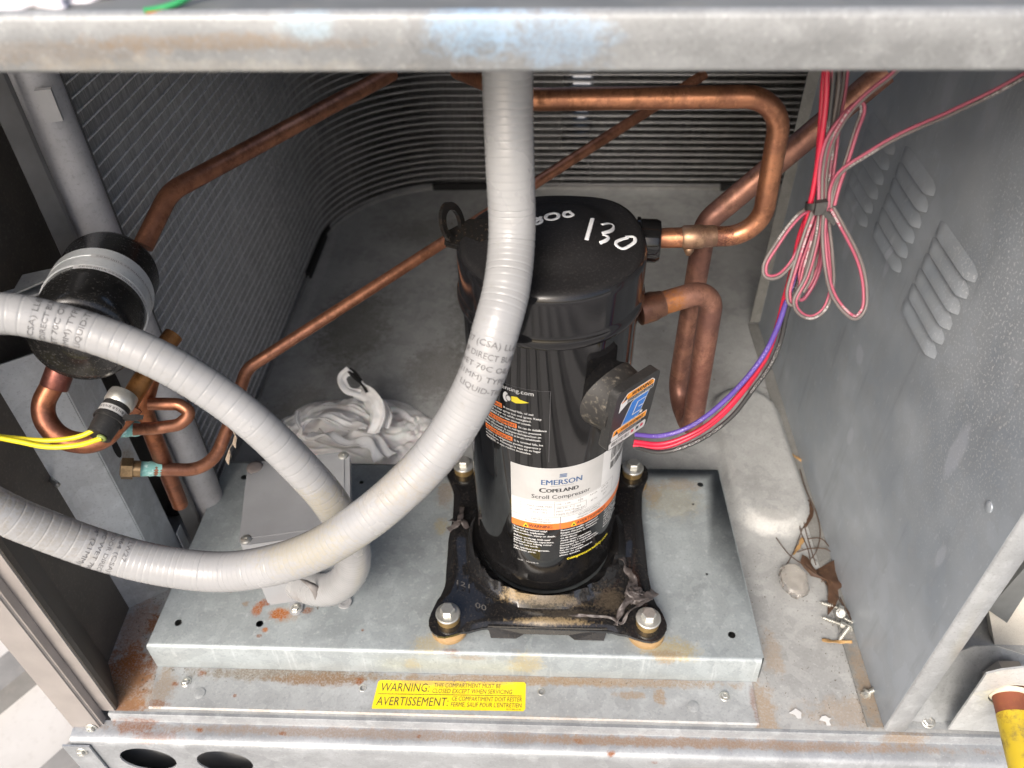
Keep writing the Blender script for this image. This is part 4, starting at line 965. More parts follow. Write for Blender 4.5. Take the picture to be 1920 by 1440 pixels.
conpts, conrad = [(-31.8, -29.6, 541.4), (-32.2, -32.5, 514.4), (-31.0, -47.2, 469.8), (-29.9, -59.5, 423.4), (-32.8, -85.5, 399.4), (-38.5, -104.3, 383.4), (-48.1, -118.7, 354.5), (-64.2, -128.6, 322.1), (-85.8, -141.2, 292.9), (-111.0, -152.3, 268.5), (-139.5, -159.6, 244.1), (-173.9, -164.1, 218.6), (-215.0, -162.5, 195.6), (-255.6, -160.2, 183.9), (-299.3, -160.2, 190.8), (-334.9, -160.6, 207.1), (-363.4, -164.4, 233.9), (-387.0, -168.9, 264.5), (-408.8, -170.3, 303.7), (-422.9, -162.4, 340.8), (-411.6, -147.8, 378.4), (-383.8, -131.0, 398.6), (-350.8, -120.4, 401.0), (-323.4, -114.9, 390.3), (-294.0, -113.4, 376.4), (-263.4, -115.0, 359.0), (-233.5, -117.5, 333.3), (-208.5, -122.5, 307.4), (-186.4, -125.8, 271.7), (-170.5, -123.8, 229.7), (-163.6, -119.0, 180.8), (-166.6, -112.6, 135.6), (-181.3, -101.6, 91.6), (-202.3, -91.2, 59.1), (-220.1, -82.2, 43.1), (-242.5, -64.2, 22.4), (-263.3, -45.1, 2.7)], [15.5, 15.5, 15.5, 15.5, 15.5, 15.5, 15.5, 15.5, 15.5, 15.5, 15.5, 15.5, 15.5, 15.4, 15.2, 15.0, 14.7, 14.4, 14.0, 13.7, 13.4, 13.3, 13.3, 13.3, 13.3, 13.3, 13.4, 13.5, 13.7, 14.0, 14.4, 14.8, 15.2, 15.5, 15.5, 15.5, 15.5]
cidx = [min(range(len(cpath)), key=lambda i: (cpath[i] - V(p)).length) for p in conpts]
def crad(f):
    x = f * (len(cpath) - 1)
    for k in range(len(cidx) - 1):
        if cidx[k] <= x <= cidx[k + 1]: return conrad[k] + (conrad[k + 1] - conrad[k]) * (x - cidx[k]) / max(1, cidx[k + 1] - cidx[k])
    return conrad[-1]
bm = bmesh.new()
PH = [0.0]
def crf(s_, f):
    PH[0] += .5 / (4.6 if f < .42 else 7.0 if f < .86 else 4.4)
    u = PH[0] % 1.0
    return crad(f) * (1.0 - (.0155 + .007 * math.sin(s_ * .31)) * math.exp(-((u - .5) / .065) ** 2) + .0025 * math.sin(2 * math.pi * u))
CF = sweep(bm, cpath, CR, 24, rf=crf)
p_hose = finish('hose', bm, m_cond, t_con, True, 60)
CS = [0]
for a, b in zip(cpath, cpath[1:]): CS.append(CS[-1] + (b - a).length)
camp = Vector((-10.5, -515.2, 704.8))

def at(p):
    i = min(range(len(cpath)), key=lambda i: (cpath[i] - V(p)).length); return CS[i]
def ptext(p, rows, h=3.6, gap=7.2, u0=-26):
    s0 = at(p); bm = bmesh.new()
    for k, (tx, du) in enumerate(rows):
        i0 = min(range(len(CS)), key=lambda i: abs(CS[i] - s0 - k * gap)); t, n, b = CF[i0]; d = (camp - cpath[i0]).normalized()
        a0 = math.atan2(d.dot(b), d.dot(n))
        def mp(u, v):
            ss = s0 + k * gap - v; i = min(len(CS) - 2, max(0, int(ss / CS[-1] * (len(CS) - 1)))); q = cpath[i]; t, n, b = CF[i]
            rr = crad(ss / CS[-1]) + .12; a = a0 - u / rr
            return q + t * (ss - CS[i]) + (n * math.cos(a) + b * math.sin(a)) * rr
        write(bm, tx, u0 + du, 0, h, mp, 3.5 * len(tx))
    finish('lettering', bm, m_greyt, p_hose)
ptext((-44.5, -108.4, 373.2), [('31 LW27 (CSA) LL69278', -14), ('OUTDOOR DIRECT BURIAL OUT', -19), ('60C WET 70C OIL RES', -10), ('3/4" (21MM) TYPE LFNC', -9), ('LIQUID-TIGHT', 13)])
ptext((-338.1, -108.0, 381.2), [('E123464 (CSA) LL69278', -18), ('OUTDOOR DIRECT BURIAL', -21), ('60C WET 70C OIL RES', -12), ('3/4" (21MM) TYPE LFNC', -12), ('LIQUID-TIGHT', 12)])
ptext((-326.7, -154.4, 195.4), [('UL E31 LW27', -9), ('E123464 (CSA) LL6', -4), ('OUTDOOR DIRECT BUR', -4), ('-R 60C WET 70C OIL', -2), ('R 3/4" (21MM) TYPE', -1)])

bm = bmesh.new(); lathe(bm, [(14, 0), (CR + 2, 0), (CR + 2, 16), (CR + .6, 17)], 40, axis(cpath[-1], cpath[-30] - cpath[-1])); 
finish('hub', bm, m_cond, t_con, True, 40)

JR = 11.0
t_jb = thing('junction_box', 'grey plastic junction box with screwed lid at left of the tray', 'junction box', (-247, -8, 0))
m_box = paint('box_pvc', (.27, .28, .295), .42, 0, .25, (.26, .26, .25), .15, .05)
def jb(u, v, z):
    c_, s_ = math.cos(R(JR)), math.sin(R(JR)); return Vector((-247 + u * c_ - v * s_, -10 + u * s_ + v * c_, z))
HB = 95
bm = bmesh.new()
a = [(-44, -58), (44, -58), (44, 44), (-44, 44)]; b = [(-48, -50), (48, -50), (48, 48), (-48, 48)]
lo_ = [bm.verts.new(jb(*p, .5)) for p in a]; hi_ = [bm.verts.new(jb(*p, HB - 13)) for p in b]
bm.faces.new(lo_[::-1]); bm.faces.new(hi_)
for k in range(4): bm.faces.new((lo_[k], lo_[(k + 1) % 4], hi_[(k + 1) % 4], hi_[k]))
bmesh.ops.bevel(bm, geom=bm.edges[:], offset=2.5, segments=3, affect='EDGES'); finish('box_body', bm, m_box, t_jb, True, 40)
bm = bmesh.new(); prism(bm, [jb(u, v, HB - 12.4) for u, v in rrect(103, 105, 8)], (0, 0, 5)); finish('lid_gasket_rim', bm, m_box, t_jb)
bm = bmesh.new(); prism(bm, [jb(u, v, HB - 6.8) for u, v in rrect(103, 105, 8)], (0, 0, 6.8)); bmesh.ops.bevel(bm, geom=[e for e in bm.edges if e.calc_face_angle(0) > .8], offset=1, segments=2, affect='EDGES'); p_lid = finish('lid', bm, m_box, t_jb, True, 40)
bm = bmesh.new(); prism(bm, [jb(u, v, HB + .1) for u, v in rrect(92, 90, 2)], (0, 0, .9)); finish('lid_panel', bm, m_box, p_lid)
for u, v in ((-45, -46), (45, 46), (45, -46)):
    bm = bmesh.new(); Mx = Matrix.Translation(jb(u, v, HB - .5)); lathe(bm, [(5.4, 0), (5.2, 1.6), (3.8, 2.6), (1.2, 2.9), (1.0, 1.6), (.01, 1.6)], 20, Mx); finish('lid_screw', bm, m_zinc, p_lid, True, 40)
m_mud = paint('mud_smear', (.17, .15, .145), .8)
bm = bmesh.new(); lathe(bm, [(8.5, 0), (8.2, 1.4), (5, 2.6), (.1, 3)], 20, Matrix.Translation(jb(-44, 45, HB - .3))); finish('mud_plug', bm, m_mud, p_lid, True)
bm = bmesh.new(); prism(bm, [jb(u, v, .3) for u, v in [(-16 + 6.5 * math.cos(R(k * 20)), -66 + 6.5 * math.sin(R(k * 20))) for k in range(9, 19)] + [(-9.5, -54), (-22.5, -54)]], (0, 0, 3)); finish('foot', bm, m_box, t_jb)
bm = bmesh.new(); screw_head(bm, Matrix.Translation(jb(-16, -66, 3.3)), 5.4, 4, 3); finish('foot_screw', bm, m_zinc, t_jb, True, 30)
bm = bmesh.new(); lathe(bm, [(7, .2), (7, 3), (4, 3), (3.4, 2)], 24, Matrix.Translation((-203, -69, 0))); finish('foot_boss', bm, m_cond, t_jb, True, 40)
bm = bmesh.new()
tp = [[(-229.1, -93.8, 78.4), (-222.3, -93.4, 75.5), (-215.0, -95.2, 73.2)], [(-219.7, -99.6, 74.5), (-215.3, -98.3, 72.7), (-210.0, -97.6, 70.2)], [(-216.8, -101.2, 66.7), (-213.9, -101.1, 66.6), (-211.5, -99.8, 64.9)], [(-216.5, -100.8, 52.1), (-215.0, -100.8, 52.1), (-213.5, -100.7, 52.1)], [(-219.8, -95.6, 31.2), (-219.3, -95.6, 31.2), (-218.8, -95.6, 31.2)]]
rows = [[bm.verts.new(V(p) + Vector((0, 0, 0))) for p in r_] for r_ in tp]
for A, B in zip(rows, rows[1:]):
    for k in range(len(A) - 1): bm.faces.new((A[k], A[k + 1], B[k + 1], B[k]))
thicken(bm, .5); finish('tape_scrap', bm, plain('grey_tape', (.17, .16, .155), .5), t_jb, True)

# ================================================================== WIRES
m_pink = paint('pink_insulation', (.30, .062, .10), .4); m_gry = paint('grey_insulation', (.115, .098, .093), .42)
m_red = paint('red_insulation', (.46, .016, .045), .35); m_blk = paint('black_insulation', (.03, .03, .03), .4); m_pur = paint('purple_insulation', (.085, .05, .26), .35)
def print_marks(pts, r_, seed, mat_, parent, thr):
    rw_ = random.Random(seed); bm = bmesh.new(); camv = Vector((-10.5, -515.2, 704.8)); pt = pts; Fw = frames(pt); n_ = 0
    for i in range(20, len(pt) - 2):
        if math.sin(i * .045 + seed) < thr or rw_.random() < .35: continue
        t_, n, b = Fw[i]; d = (camv - pt[i]).normalized(); d = (d - t_ * d.dot(t_)).normalized(); sd2 = t_.cross(d)
        hh = rw_.choice((.3, .55, .55)); ff = .15
        q = [pt[i] + (d + sd2 * (e + rw_.uniform(-.08, .08))).normalized() * (r_ + .06) + t_ * g_ for e, g_ in ((-hh, -ff), (hh, -ff), (hh, ff), (-hh, ff))]
        bm.faces.new([bm.verts.new(v) for v in q]); n_ += 1
    if n_: tag(finish('print_marks', bm, mat_, parent), kind='stuff')
    else: bm.free()
def wobble(pth, seed, amp):
    return [p + Vector((mnoise.noise(Vector((i * .035, seed, 0))), mnoise.noise(Vector((i * .035, seed, 5))), mnoise.noise(Vector((i * .035, seed, 9))))) * amp * min(1, i / 12) * min(1, (len(pth) - 1 - i) / 12) for i, p in enumerate(pth)]
m_wp = plain('wire_print', (.42, .40, .40)); m_wpv = plain('wire_print_violet', (.32, .27, .52))
m_mar = paint('maroon_insulation', (.20, .04, .07), .4)
seed = 0
for nm, pts, m_, lb, r_ in [('red_wire', [(157.5, -23.3, 526.8), (158.1, -29.9, 513.5), (160.1, -38.5, 489.0), (162.2, -42.8, 464.8), (160.9, -49.2, 438.4), (159.2, -53.9, 415.4), (157.4, -59.2, 382.9), (156.4, -62.7, 358.2), (151.4, -67.1, 326.8), (135.6, -72.7, 291.7), (111.7, -76.0, 262.4), (84.8, -77.7, 247.0), (65.4, -68.6, 240.1)], 'red', 'bright red wire hanging from the beam and curving to the terminal cover', 1.75), ('red_wire', [(157.9, -19.2, 525.3), (158.3, -25.9, 511.9), (160.1, -34.6, 487.3), (161.9, -39.1, 462.9), (163.9, -43.8, 435.3), (160.4, -48.7, 412.2), (157.2, -57.1, 379.2), (156.0, -60.5, 351.7), (149.3, -67.3, 317.7), (132.3, -73.0, 282.6), (108.4, -76.6, 255.9), (85.1, -78.3, 243.4), (64.6, -70.7, 237.9)], 'red', 'second red wire lying under the purple wire at the terminal cover', 1.75), ('black_wire', [(161.9, -23.1, 526.7), (162.3, -29.8, 513.4), (164.0, -36.4, 488.1), (166.2, -41.7, 464.3), (165.3, -49.1, 438.4), (165.8, -53.8, 409.3), (159.5, -63.2, 372.4), (158.0, -68.0, 343.4), (151.5, -74.3, 318.8), (134.9, -79.9, 283.8), (111.4, -83.2, 257.5), (84.4, -83.9, 244.6), (65.5, -71.5, 237.0)], 'black', 'black printed wire running beside the red wire to the terminal cover', 1.75), ('purple_wire', [(168.0, -41.3, 437.8), (167.8, -45.8, 416.5), (163.9, -55.0, 393.1), (158.7, -60.8, 375.1), (153.5, -67.8, 352.7), (146.5, -71.1, 328.6), (130.6, -74.2, 296.2), (106.8, -76.2, 268.3), (84.1, -76.0, 254.8), (66.2, -64.9, 244.2)], 'purple', 'purple wire emerging from the bundle and sweeping to the terminal cover', 1.9), ('striped_cord', [(160.0, -23.2, 526.7), (161.1, -30.0, 510.3), (164.6, -36.2, 479.4), (165.8, -43.0, 454.0), (163.6, -48.0, 439.6), (155.1, -52.9, 434.7), (142.8, -61.4, 420.0), (135.2, -68.0, 407.1), (136.6, -71.6, 401.6), (143.9, -71.5, 401.3), (151.8, -67.2, 407.1), (158.7, -58.8, 420.5), (162.6, -52.1, 438.1)], 'cord', 'pink striped cord making the left loop below the tie', 1.7), ('striped_cord', [(164.6, -50.4, 442.9), (160.0, -59.0, 424.7), (154.0, -70.4, 403.5), (151.9, -76.5, 390.9), (154.1, -79.9, 385.6), (157.6, -77.7, 389.2), (161.6, -67.8, 406.0), (164.9, -58.9, 424.6), (167.3, -51.4, 441.6)], 'cord', 'pink striped cord making the narrow middle loop below the tie', 1.7), ('striped_cord', [(167.0, -52.5, 443.4), (165.6, -62.9, 423.1), (161.7, -74.1, 402.0), (155.6, -81.6, 388.1), (159.8, -84.7, 381.4), (167.5, -86.4, 379.2), (175.2, -84.4, 384.0), (179.2, -76.5, 395.4), (176.4, -66.8, 413.7), (169.7, -53.1, 442.6)], 'cord', 'pink striped cord making the round lower loop below the tie', 1.7), ('striped_cord', [(167.9, -56.5, 444.9), (168.9, -65.6, 428.8), (172.0, -77.0, 410.2), (177.7, -83.8, 396.4), (186.5, -89.5, 386.7), (193.5, -91.3, 382.9), (198.3, -88.4, 387.3), (198.3, -82.0, 397.4), (193.1, -74.0, 412.5), (182.8, -66.0, 429.2), (171.3, -59.5, 444.4)], 'cord', 'pink striped cord making the long right loop below the tie', 1.7), ('striped_cord', [(165.3, -55.0, 443.7), (163.6, -45.9, 462.8), (164.5, -41.1, 480.0), (169.7, -37.9, 492.2), (176.1, -35.7, 500.3), (180.5, -35.4, 501.8), (181.9, -37.0, 498.5), (179.5, -41.9, 487.3), (177.1, -46.2, 473.7), (174.3, -50.9, 458.2), (172.7, -56.6, 444.6)], 'pink', 'pink cord folding over in the loop above the tie', 1.7), ('striped_cord', [(168.3, -53.2, 442.6), (167.0, -43.9, 461.8), (167.8, -40.3, 480.6), (173.0, -39.5, 496.2), (180.9, -39.5, 507.7), (191.2, -40.6, 520.8), (197.1, -40.7, 529.4)], 'pink', 'pink cord rising from the tie to the upper right under the beam', 1.7), ('striped_cord', [(171.0, -56.9, 442.9), (171.1, -50.5, 454.3), (173.8, -49.7, 464.1), (189.3, -53.1, 480.3), (207.4, -58.9, 496.8), (223.9, -66.2, 511.8), (238.0, -70.9, 523.8), (254.1, -76.3, 540.9)], 'cord', 'grey and pink cord stretching from the tie across the panel to the right', 1.6), ('grey_wire', [(165.9, -18.9, 525.2), (166.3, -25.7, 511.8), (167.8, -33.6, 485.1), (168.3, -43.0, 461.3), (167.3, -51.4, 441.6), (167.6, -59.3, 420.9), (166.5, -69.0, 398.5), (162.7, -73.2, 389.5)], 'grey', 'slim grey wire running straight down beside the black wire into the tie', 1.4), ('maroon_wire', [(172.5, -8.5, 521.4), (173.0, -16.7, 505.0), (172.3, -29.0, 479.5), (171.5, -41.5, 456.9), (170.5, -49.8, 438.8), (169.7, -56.7, 419.3), (167.8, -64.2, 403.6)], 'maroon', 'slim maroon wire behind the pink cords above the tie', 1.3), ('maroon_wire', [(171.1, -52.2, 442.1), (171.4, -60.9, 422.0), (170.7, -69.0, 402.7), (165.2, -75.3, 390.1), (160.4, -78.4, 385.4), (157.5, -76.6, 387.5), (162.0, -70.0, 399.1), (166.7, -60.8, 417.8), (169.1, -51.9, 438.1)], 'maroon', 'maroon wire curling through the round lower loop', 1.3), ('striped_cord', [(173.2, -12.6, 522.9), (173.2, -19.7, 506.2), (172.5, -29.6, 483.3), (172.4, -37.8, 462.3), (170.7, -50.2, 442.8), (170.4, -56.9, 423.5), (169.9, -65.3, 402.3), (164.8, -71.3, 391.5), (160.9, -68.3, 398.0), (164.2, -57.7, 419.9), (169.8, -50.7, 439.3)], 'cord', 'grey cord hanging straight behind the pink cords', 1.7)]:
    seed += 1; pth = wobble(catmull(pts, 1.5), seed, 1.6)
    if m_ in ('red', 'black', 'purple', 'maroon', 'grey'):
        o_ = tag(tube(nm, pth, r_, {'red': m_red, 'black': m_blk, 'purple': m_pur, 'maroon': m_mar, 'grey': m_gry}[m_], None, 12), lb, 'wire')
        if m_ in ('black', 'purple'): print_marks(resample(pth, .55), r_, seed, m_wpv if m_ == 'purple' else m_wp, o_, -.2)
    else:
        th_ = thing(nm, lb, 'wire', pts[0])
        camv = Vector((-10.5, -515.2, 704.8)); F_ = frames(pth); A_ = []; B_ = []
        for i, p in enumerate(pth):
            d = (camv - p).normalized(); sd2 = F_[i][0].cross(d).normalized(); tw_ = math.sin(i * .02 + seed) * .7
            off = sd2 * math.cos(tw_) + d * math.sin(tw_)
            A_.append(p + off * 1.02); B_.append(p - off * 1.02)
        ga = tube('grey_strand', A_, 1.12 if m_ == 'cord' else 1.0, m_gry, th_, 10); pa = tube('pink_strand', B_, 1.0 if m_ == 'cord' else 1.15, m_pink, th_, 10)
        print_marks(resample(A_ if seed % 2 else B_, .55), 1.3, seed, m_wp, ga if seed % 2 else pa, .72)

t_zip = thing('cable_tie', 'black zip tie cinching the hanging pink and grey wires', 'cable tie', (165.3, -51.0, 442.2))
ZC = V((165.3, -51.0, 442.2))
ZX = (V((173.1, -51.6, 444.1)) - ZC); hw = ZX.length; ZX.normalize(); ZU = V((-0.4, 9.8, 28.8)).normalized(); ZN = ZX.cross(ZU).normalized()
bm = bmesh.new()
ring = [ZC + ZX * (hw * math.cos(2 * math.pi * k / 32)) + ZN * (7 * math.sin(2 * math.pi * k / 32)) for k in range(33)]
aa = [bm.verts.new(p - ZU * 2.2) for p in ring[:-1]]; bb = [bm.verts.new(p + ZU * 2.2) for p in ring[:-1]]
for k in range(32): bm.faces.new((aa[k], aa[(k + 1) % 32], bb[(k + 1) % 32], bb[k]))
thicken(bm, 1.1); finish('band', bm, m_rubber, t_zip, True, 40)
bm = bmesh.new(); c = ZC - ZN * 9 + ZX * 1 - ZU * 1 if ZN.y > 0 else ZC + ZN * 9 + ZX * 1 - ZU * 1
prism(bm, [c + ZX * a + ZU * b_ for a, b_ in ((-4, -4), (3, -4), (3.4, 3.4), (-3.6, 3.6))], (0, 4, 0)); prism(bm, [c + ZX * a + ZU * b_ for a, b_ in ((2, -1), (10, -9), (9, -13), (1, -4))], (0, 1.2, 0)); finish('head', bm, m_rubber, t_zip)

# ================================================================== LOOSE THINGS
s = NT('tissue_paper'); n = s.noise(.05, 5, .6); n2 = s.noise(.5, 4, .6)
m_tis = s.fin(s.mix(s.ramp(n, .4, .7), (.92, .91, .90), (.80, .775, .76)), .75, 0, n2, .3, .6); s.b.inputs['Subsurface Weight'].default_value = .1
t_tis = thing('crumpled_tissue', 'crumpled white paper towel lying behind the junction box', 'paper towel', (-250, 190, -38))
bm = bmesh.new(); NU, NV = 120, 110; gg = []
for j in range(NV + 1):
    row = []
    for i in range(NU + 1):
        a = 2 * math.pi * i / NU; f = j / NV
        ro = 1 + .14 * mnoise.noise(Vector((math.cos(a) * 1.4, math.sin(a) * 1.4, 1))) + .05 * mnoise.noise(Vector((math.cos(a) * 6, math.sin(a) * 6, 4)))
        x = -250 + 114 * ro * f * math.cos(a); y_ = 197 + 74 * ro * f * math.sin(a)
        p = Vector((x, y_, 0)); wv = mnoise.noise(p * .012) * 3
        st = mnoise.noise(Vector((x * .012 + wv * .3, y_ * .10 + x * .03 + wv, 2)))        # soft drawn fibres
        st2 = 1 - abs(mnoise.noise(Vector((x * .02 + wv, y_ * .05 - wv, 7)))) * 2.4
        h = (30 * (1 - f ** 2.4) + 2) * (.72 + .30 * mnoise.noise(p * .014)) + (3.2 * st + 6 * max(0, st2) ** 1.5) * min(1, (1 - f) * 4)
        h -= 20 * math.exp(-(((x + 262) / 34) ** 2 + ((y_ - 178) / 16) ** 2))
        if f == 1: h = 1
        row.append(bm.verts.new((x, y_, -38 + max(1, h))))
    gg.append(row)
for A, B in zip(gg, gg[1:]):
    for i in range(NU): bm.faces.new((A[i], A[i + 1], B[i + 1], B[i]))
bmesh.ops.remove_doubles(bm, verts=bm.verts[:], dist=.02)
finish('wad', bm, m_tis, t_tis, True)
def ribbon(nm, pts, wd, mat_, par, seed, th=.5):
    P_ = catmull(pts, 1.3); F_ = frames(P_); bm = bmesh.new(); rows = []; K_ = 12
    for i, p in enumerate(P_):
        t_, n, b = F_[i]; a = .9 * mnoise.noise(Vector((i * .03, seed, 0))) + .5; ww = wd * (.75 + .45 * mnoise.noise(Vector((i * .05, seed, 9))))
        d = b * math.cos(a) + n * math.sin(a); e_ = t_.cross(d)
        rows.append([bm.verts.new(p + d * ww * (k / K_ * 2 - 1) + e_ * (wd * .13 * math.sin(k * .8 + seed + 1.6 * mnoise.noise(Vector((i * .05, k * .2, seed)))) + wd * .3 * mnoise.noise(Vector((i * .06, k * .35, seed))))) for k in range(K_ + 1)])
    for A, B in zip(rows, rows[1:]):
        for k in range(K_): bm.faces.new((A[k], A[k + 1], B[k + 1], B[k]))
    thicken(bm, th)
    return finish(nm, bm, mat_, par, True)
for sd_, wd_, pts in [(1, 13, [(-304.4, 164.9, 0.0), (-295.3, 182.2, 6.0), (-274.0, 191.7, 10.0), (-246.0, 177.4, 10.0), (-219.2, 172.6, 8.0)]), (2, 17, [(-211.5, 163.8, 6.0), (-207.9, 180.6, 14.0), (-213.4, 201.8, 18.0), (-227.3, 219.2, 16.0), (-242.5, 235.0, 14.0)]), (5, 22, [(-290.2, 171.9, -4.0), (-250.8, 159.8, 0.0), (-210.3, 153.3, 2.0), (-194.2, 134.9, -6.0)]), (6, 8, [(-209.7, 216.0, 12.0), (-198.2, 191.4, 10.0), (-199.1, 175.1, 4.0)]), (8, 8, [(-236.7, 225.1, 14.0), (-252.9, 224.0, 22.0), (-258.8, 232.6, 34.0), (-248.7, 238.9, 42.0)]), (12, 5, [(-312.4, 202.8, 4.0), (-309.4, 183.9, 4.0), (-302.3, 173.2, 0.0)]), (14, 6, [(-280.8, 185.9, 10.0), (-259.1, 173.7, 6.0), (-242.4, 170.5, 4.0)]), (16, 6, [(-265.4, 191.9, 10.0), (-247.0, 181.2, 8.0), (-232.2, 176.3, 4.0)])]: ribbon('fold', pts, wd_, m_tis, t_tis, sd_)
ribbon('blackened_corner', [(-251.6, 242.2, 40.0), (-245.4, 238.7, 36.0), (-237.4, 234.9, 26.0), (-227.1, 226.1, 16.0)], 7, plain('tissue_black', (.012, .012, .012), .8), t_tis, 4)
def crumple(nm, c, r, mat_, par, seed, n_=1.7, amp=.5):
    bm = bmesh.new(); bmesh.ops.create_icosphere(bm, subdivisions=4, radius=1)
    for v in bm.verts:
        o_ = v.co.copy(); k = 1 + amp * (1 - 2.4 * abs(mnoise.noise(o_ * n_ + Vector((seed, 0, 0))))) + amp * .45 * mnoise.noise(o_ * 5 + Vector((0, seed, 0)))
        v.co = Vector((o_.x * r[0], o_.y * r[1], o_.z * r[2])) * k + V(c)
    return finish(nm, bm, mat_, par, True)

m_shred = paint('shredded_plastic', (.07, .06, .058), .4, 0, .5, (.2, .18, .17), .5)
def shred(nm, pts, wd, mat_, par=None, seed=0):
    P_ = catmull(pts, 1.2); F_ = frames(P_); bm = bmesh.new(); rows = []
    for i, p in enumerate(P_):
        t, n, b = F_[i]; a = 2.5 * mnoise.noise(Vector((i * .07, seed, 0))); ww = wd * (.5 + .6 * abs(mnoise.noise(Vector((i * .11, seed, 9)))) + .1)
        d = b * math.cos(a) + n * math.sin(a)
        rows.append([bm.verts.new(p + d * ww * k + n * (wd * .35 * mnoise.noise(Vector((i * .2, k * 2, seed))))) for k in (-1, -.5, 0, .5, 1)])
    for A, B in zip(rows, rows[1:]):
        for k in range(4): bm.faces.new((A[k], A[k + 1], B[k + 1], B[k]))
    thicken(bm, .3)
    return finish(nm, bm, mat_, par, True)
t = thing('plastic_shreds', 'shredded dark plastic tape draped by the front right compressor bolt', 'plastic scrap', (80, -70, 26))
shred('shred', [(74, -26, 27), (80, -44, 29), (84, -58, 31), (78, -68, 34), (86, -78, 36), (97, -74, 33), (104, -66, 28)], 5.5, m_shred, t, 1)
shred('shred', [(92, -68, 31), (80, -76, 33), (72, -86, 33), (66, -96, 27), (64, -101, 24)], 5, m_shred, t, 2)
shred('shred', [(100, -74, 31), (88, -84, 34), (76, -92, 33), (70, -100, 26), (60, -96, 28), (20, -93, 27)], 2.0, m_shred, t, 3)
crumple('knot', (84, -72, 30), (7, 7, 5), m_shred, t, 31)
t = thing('torn_plastic_tape', 'small torn grey plastic bow on the left edge of the compressor feet', 'plastic scrap', (-96, 20, 26))
shred('shred', [(-103, 18, 27), (-97, 12, 30), (-90, 14, 31), (-84, 6, 28)], 4.5, m_shred, t, 5); shred('shred', [(-92, 36, 26), (-92, 22, 30), (-94, 12, 30), (-104, 4, 27)], 4, m_shred, t, 6)

m_leaf = paint('dry_leaf', (.062, .032, .018), .6, 0, .3, (.24, .14, .07), .2, .3, .2)
def leaf(nm, pts2, z, lb, cat, mat_, curl=3):
    bm = bmesh.new(); c = sum((Vector(p) for p in pts2), Vector((0, 0))) / len(pts2)
    cv = bm.verts.new((c.x, c.y, z + curl)); n = len(pts2)
    o_ = [bm.verts.new((x, y_, z + (curl if i % 3 == 0 else .4))) for i, (x, y_) in enumerate(pts2)]
    mdl = [bm.verts.new(((x + c.x) / 2, (y_ + c.y) / 2, z + curl * .4 + 1)) for x, y_ in pts2]
    for i in range(n): bm.faces.new((cv, mdl[i], mdl[(i + 1) % n])); bm.faces.new((mdl[i], o_[i], o_[(i + 1) % n], mdl[(i + 1) % n]))
    thicken(bm, .4)
    o = finish(nm, bm, mat_, None, True, 60)
    if lb: tag(o, lb, cat)
    return o
leaf('dry_leaf', [(275.7, 11.9), (285.6, 5.3), (295.4, 10.4), (311.6, 17.7), (312.0, 8.0), (312.8, -4.2), (314.7, -14.1), (308.5, -16.3), (307.2, -25.4), (297.8, -40.4), (290.7, -46.9), (298.0, -24.4), (296.6, -7.9), (284.5, 0.5)], -36.5, 'large brown dead leaf beside the loose screws', 'leaf', m_leaf, 6)
leaf('dry_leaf', [(299.8, 104.2), (309.5, 106.0), (310.3, 94.1), (304.1, 78.3), (295.3, 66.7), (287.2, 62.7), (287.7, 77.9), (297.4, 85.9)], -36.5, 'small curled dead leaf tangled in twigs farther back', 'leaf', m_leaf, 5)
leaf('dry_leaf', [(280.1, 26.0), (286.6, 24.1), (288.9, 14.3), (290.8, 3.4), (284.8, 1.9), (279.8, 10.0), (275.3, 15.4)], -36.8, 'torn scrap of dead leaf between the clear plastic cap and the large leaf', 'leaf', m_leaf, 4)
leaf('dry_leaf', [(302.8, 159.5), (304.6, 147.4), (303.0, 126.3), (301.1, 109.8), (298.2, 113.8), (299.8, 134.6)], -36.8, 'narrow dark leaf shred at the far end of the debris trail', 'leaf', m_leaf, 3)
gr_ = random.Random(11); bm = bmesh.new()
def grain(x, y_, z, sz):
    vs = [bm.verts.new((x + gr_.uniform(-sz, sz), y_ + gr_.uniform(-sz, sz), z + h_)) for h_ in (0, 0, 0, sz * 1.2)]
    for f_ in ((0, 1, 2), (0, 1, 3), (1, 2, 3), (0, 2, 3)): bm.faces.new([vs[q] for q in f_])
for k in range(520):
    y_ = gr_.uniform(-160, 330); x = 309 - abs(gr_.gauss(0, 9)) + (0 if y_ < 0 else -2); grain(x, y_, -36.4, gr_.uniform(.4, 1.3))
for k in range(260): grain(gr_.uniform(212, 300), gr_.uniform(-160, 30), -37.7, gr_.uniform(.3, .8))
for k in range(420): grain(gr_.uniform(-380, 260), gr_.uniform(125, 820), -37.4, gr_.uniform(.5, 1.4))
for k in range(240): grain(gr_.uniform(-436, -384), gr_.uniform(-162, -30), -37.6, gr_.uniform(.4, 1.2))
for k in range(200): grain(gr_.uniform(-380, 195), -124 - abs(gr_.gauss(0, 4)), -36.3, gr_.uniform(.3, .9))
tag(finish('grit', bm, plain('grit_brown', (.12, .09, .06), .85)), 'fine brown grit gathered along the seams of the pan', 'grit', None, 'stuff')
for lb, pts in (('tan bark chip leaning against the panel foot', [(297.8, 184.2, -35.0), (305.7, 175.4, -35.0), (313.4, 166.7, -35.0)]), ('tan sliver of wood between twig and leaf', [(287.4, 50.7, -35.0), (279.8, 38.2, -35.0), (271.5, 27.2, -35.0)]), ('long thin bark sliver in front of the loose screws', [(276.7, -76.4, -35.0), (289.0, -77.8, -35.0), (306.4, -78.0, -35.0)])):
    tag(shred('wood_sliver', pts, 2.6, paint('bark_tan', (.36, .22, .09), .7, 0, .3, (.2, .1, .04)), None, 3), lb, 'wood sliver')
tw = bmesh.new()
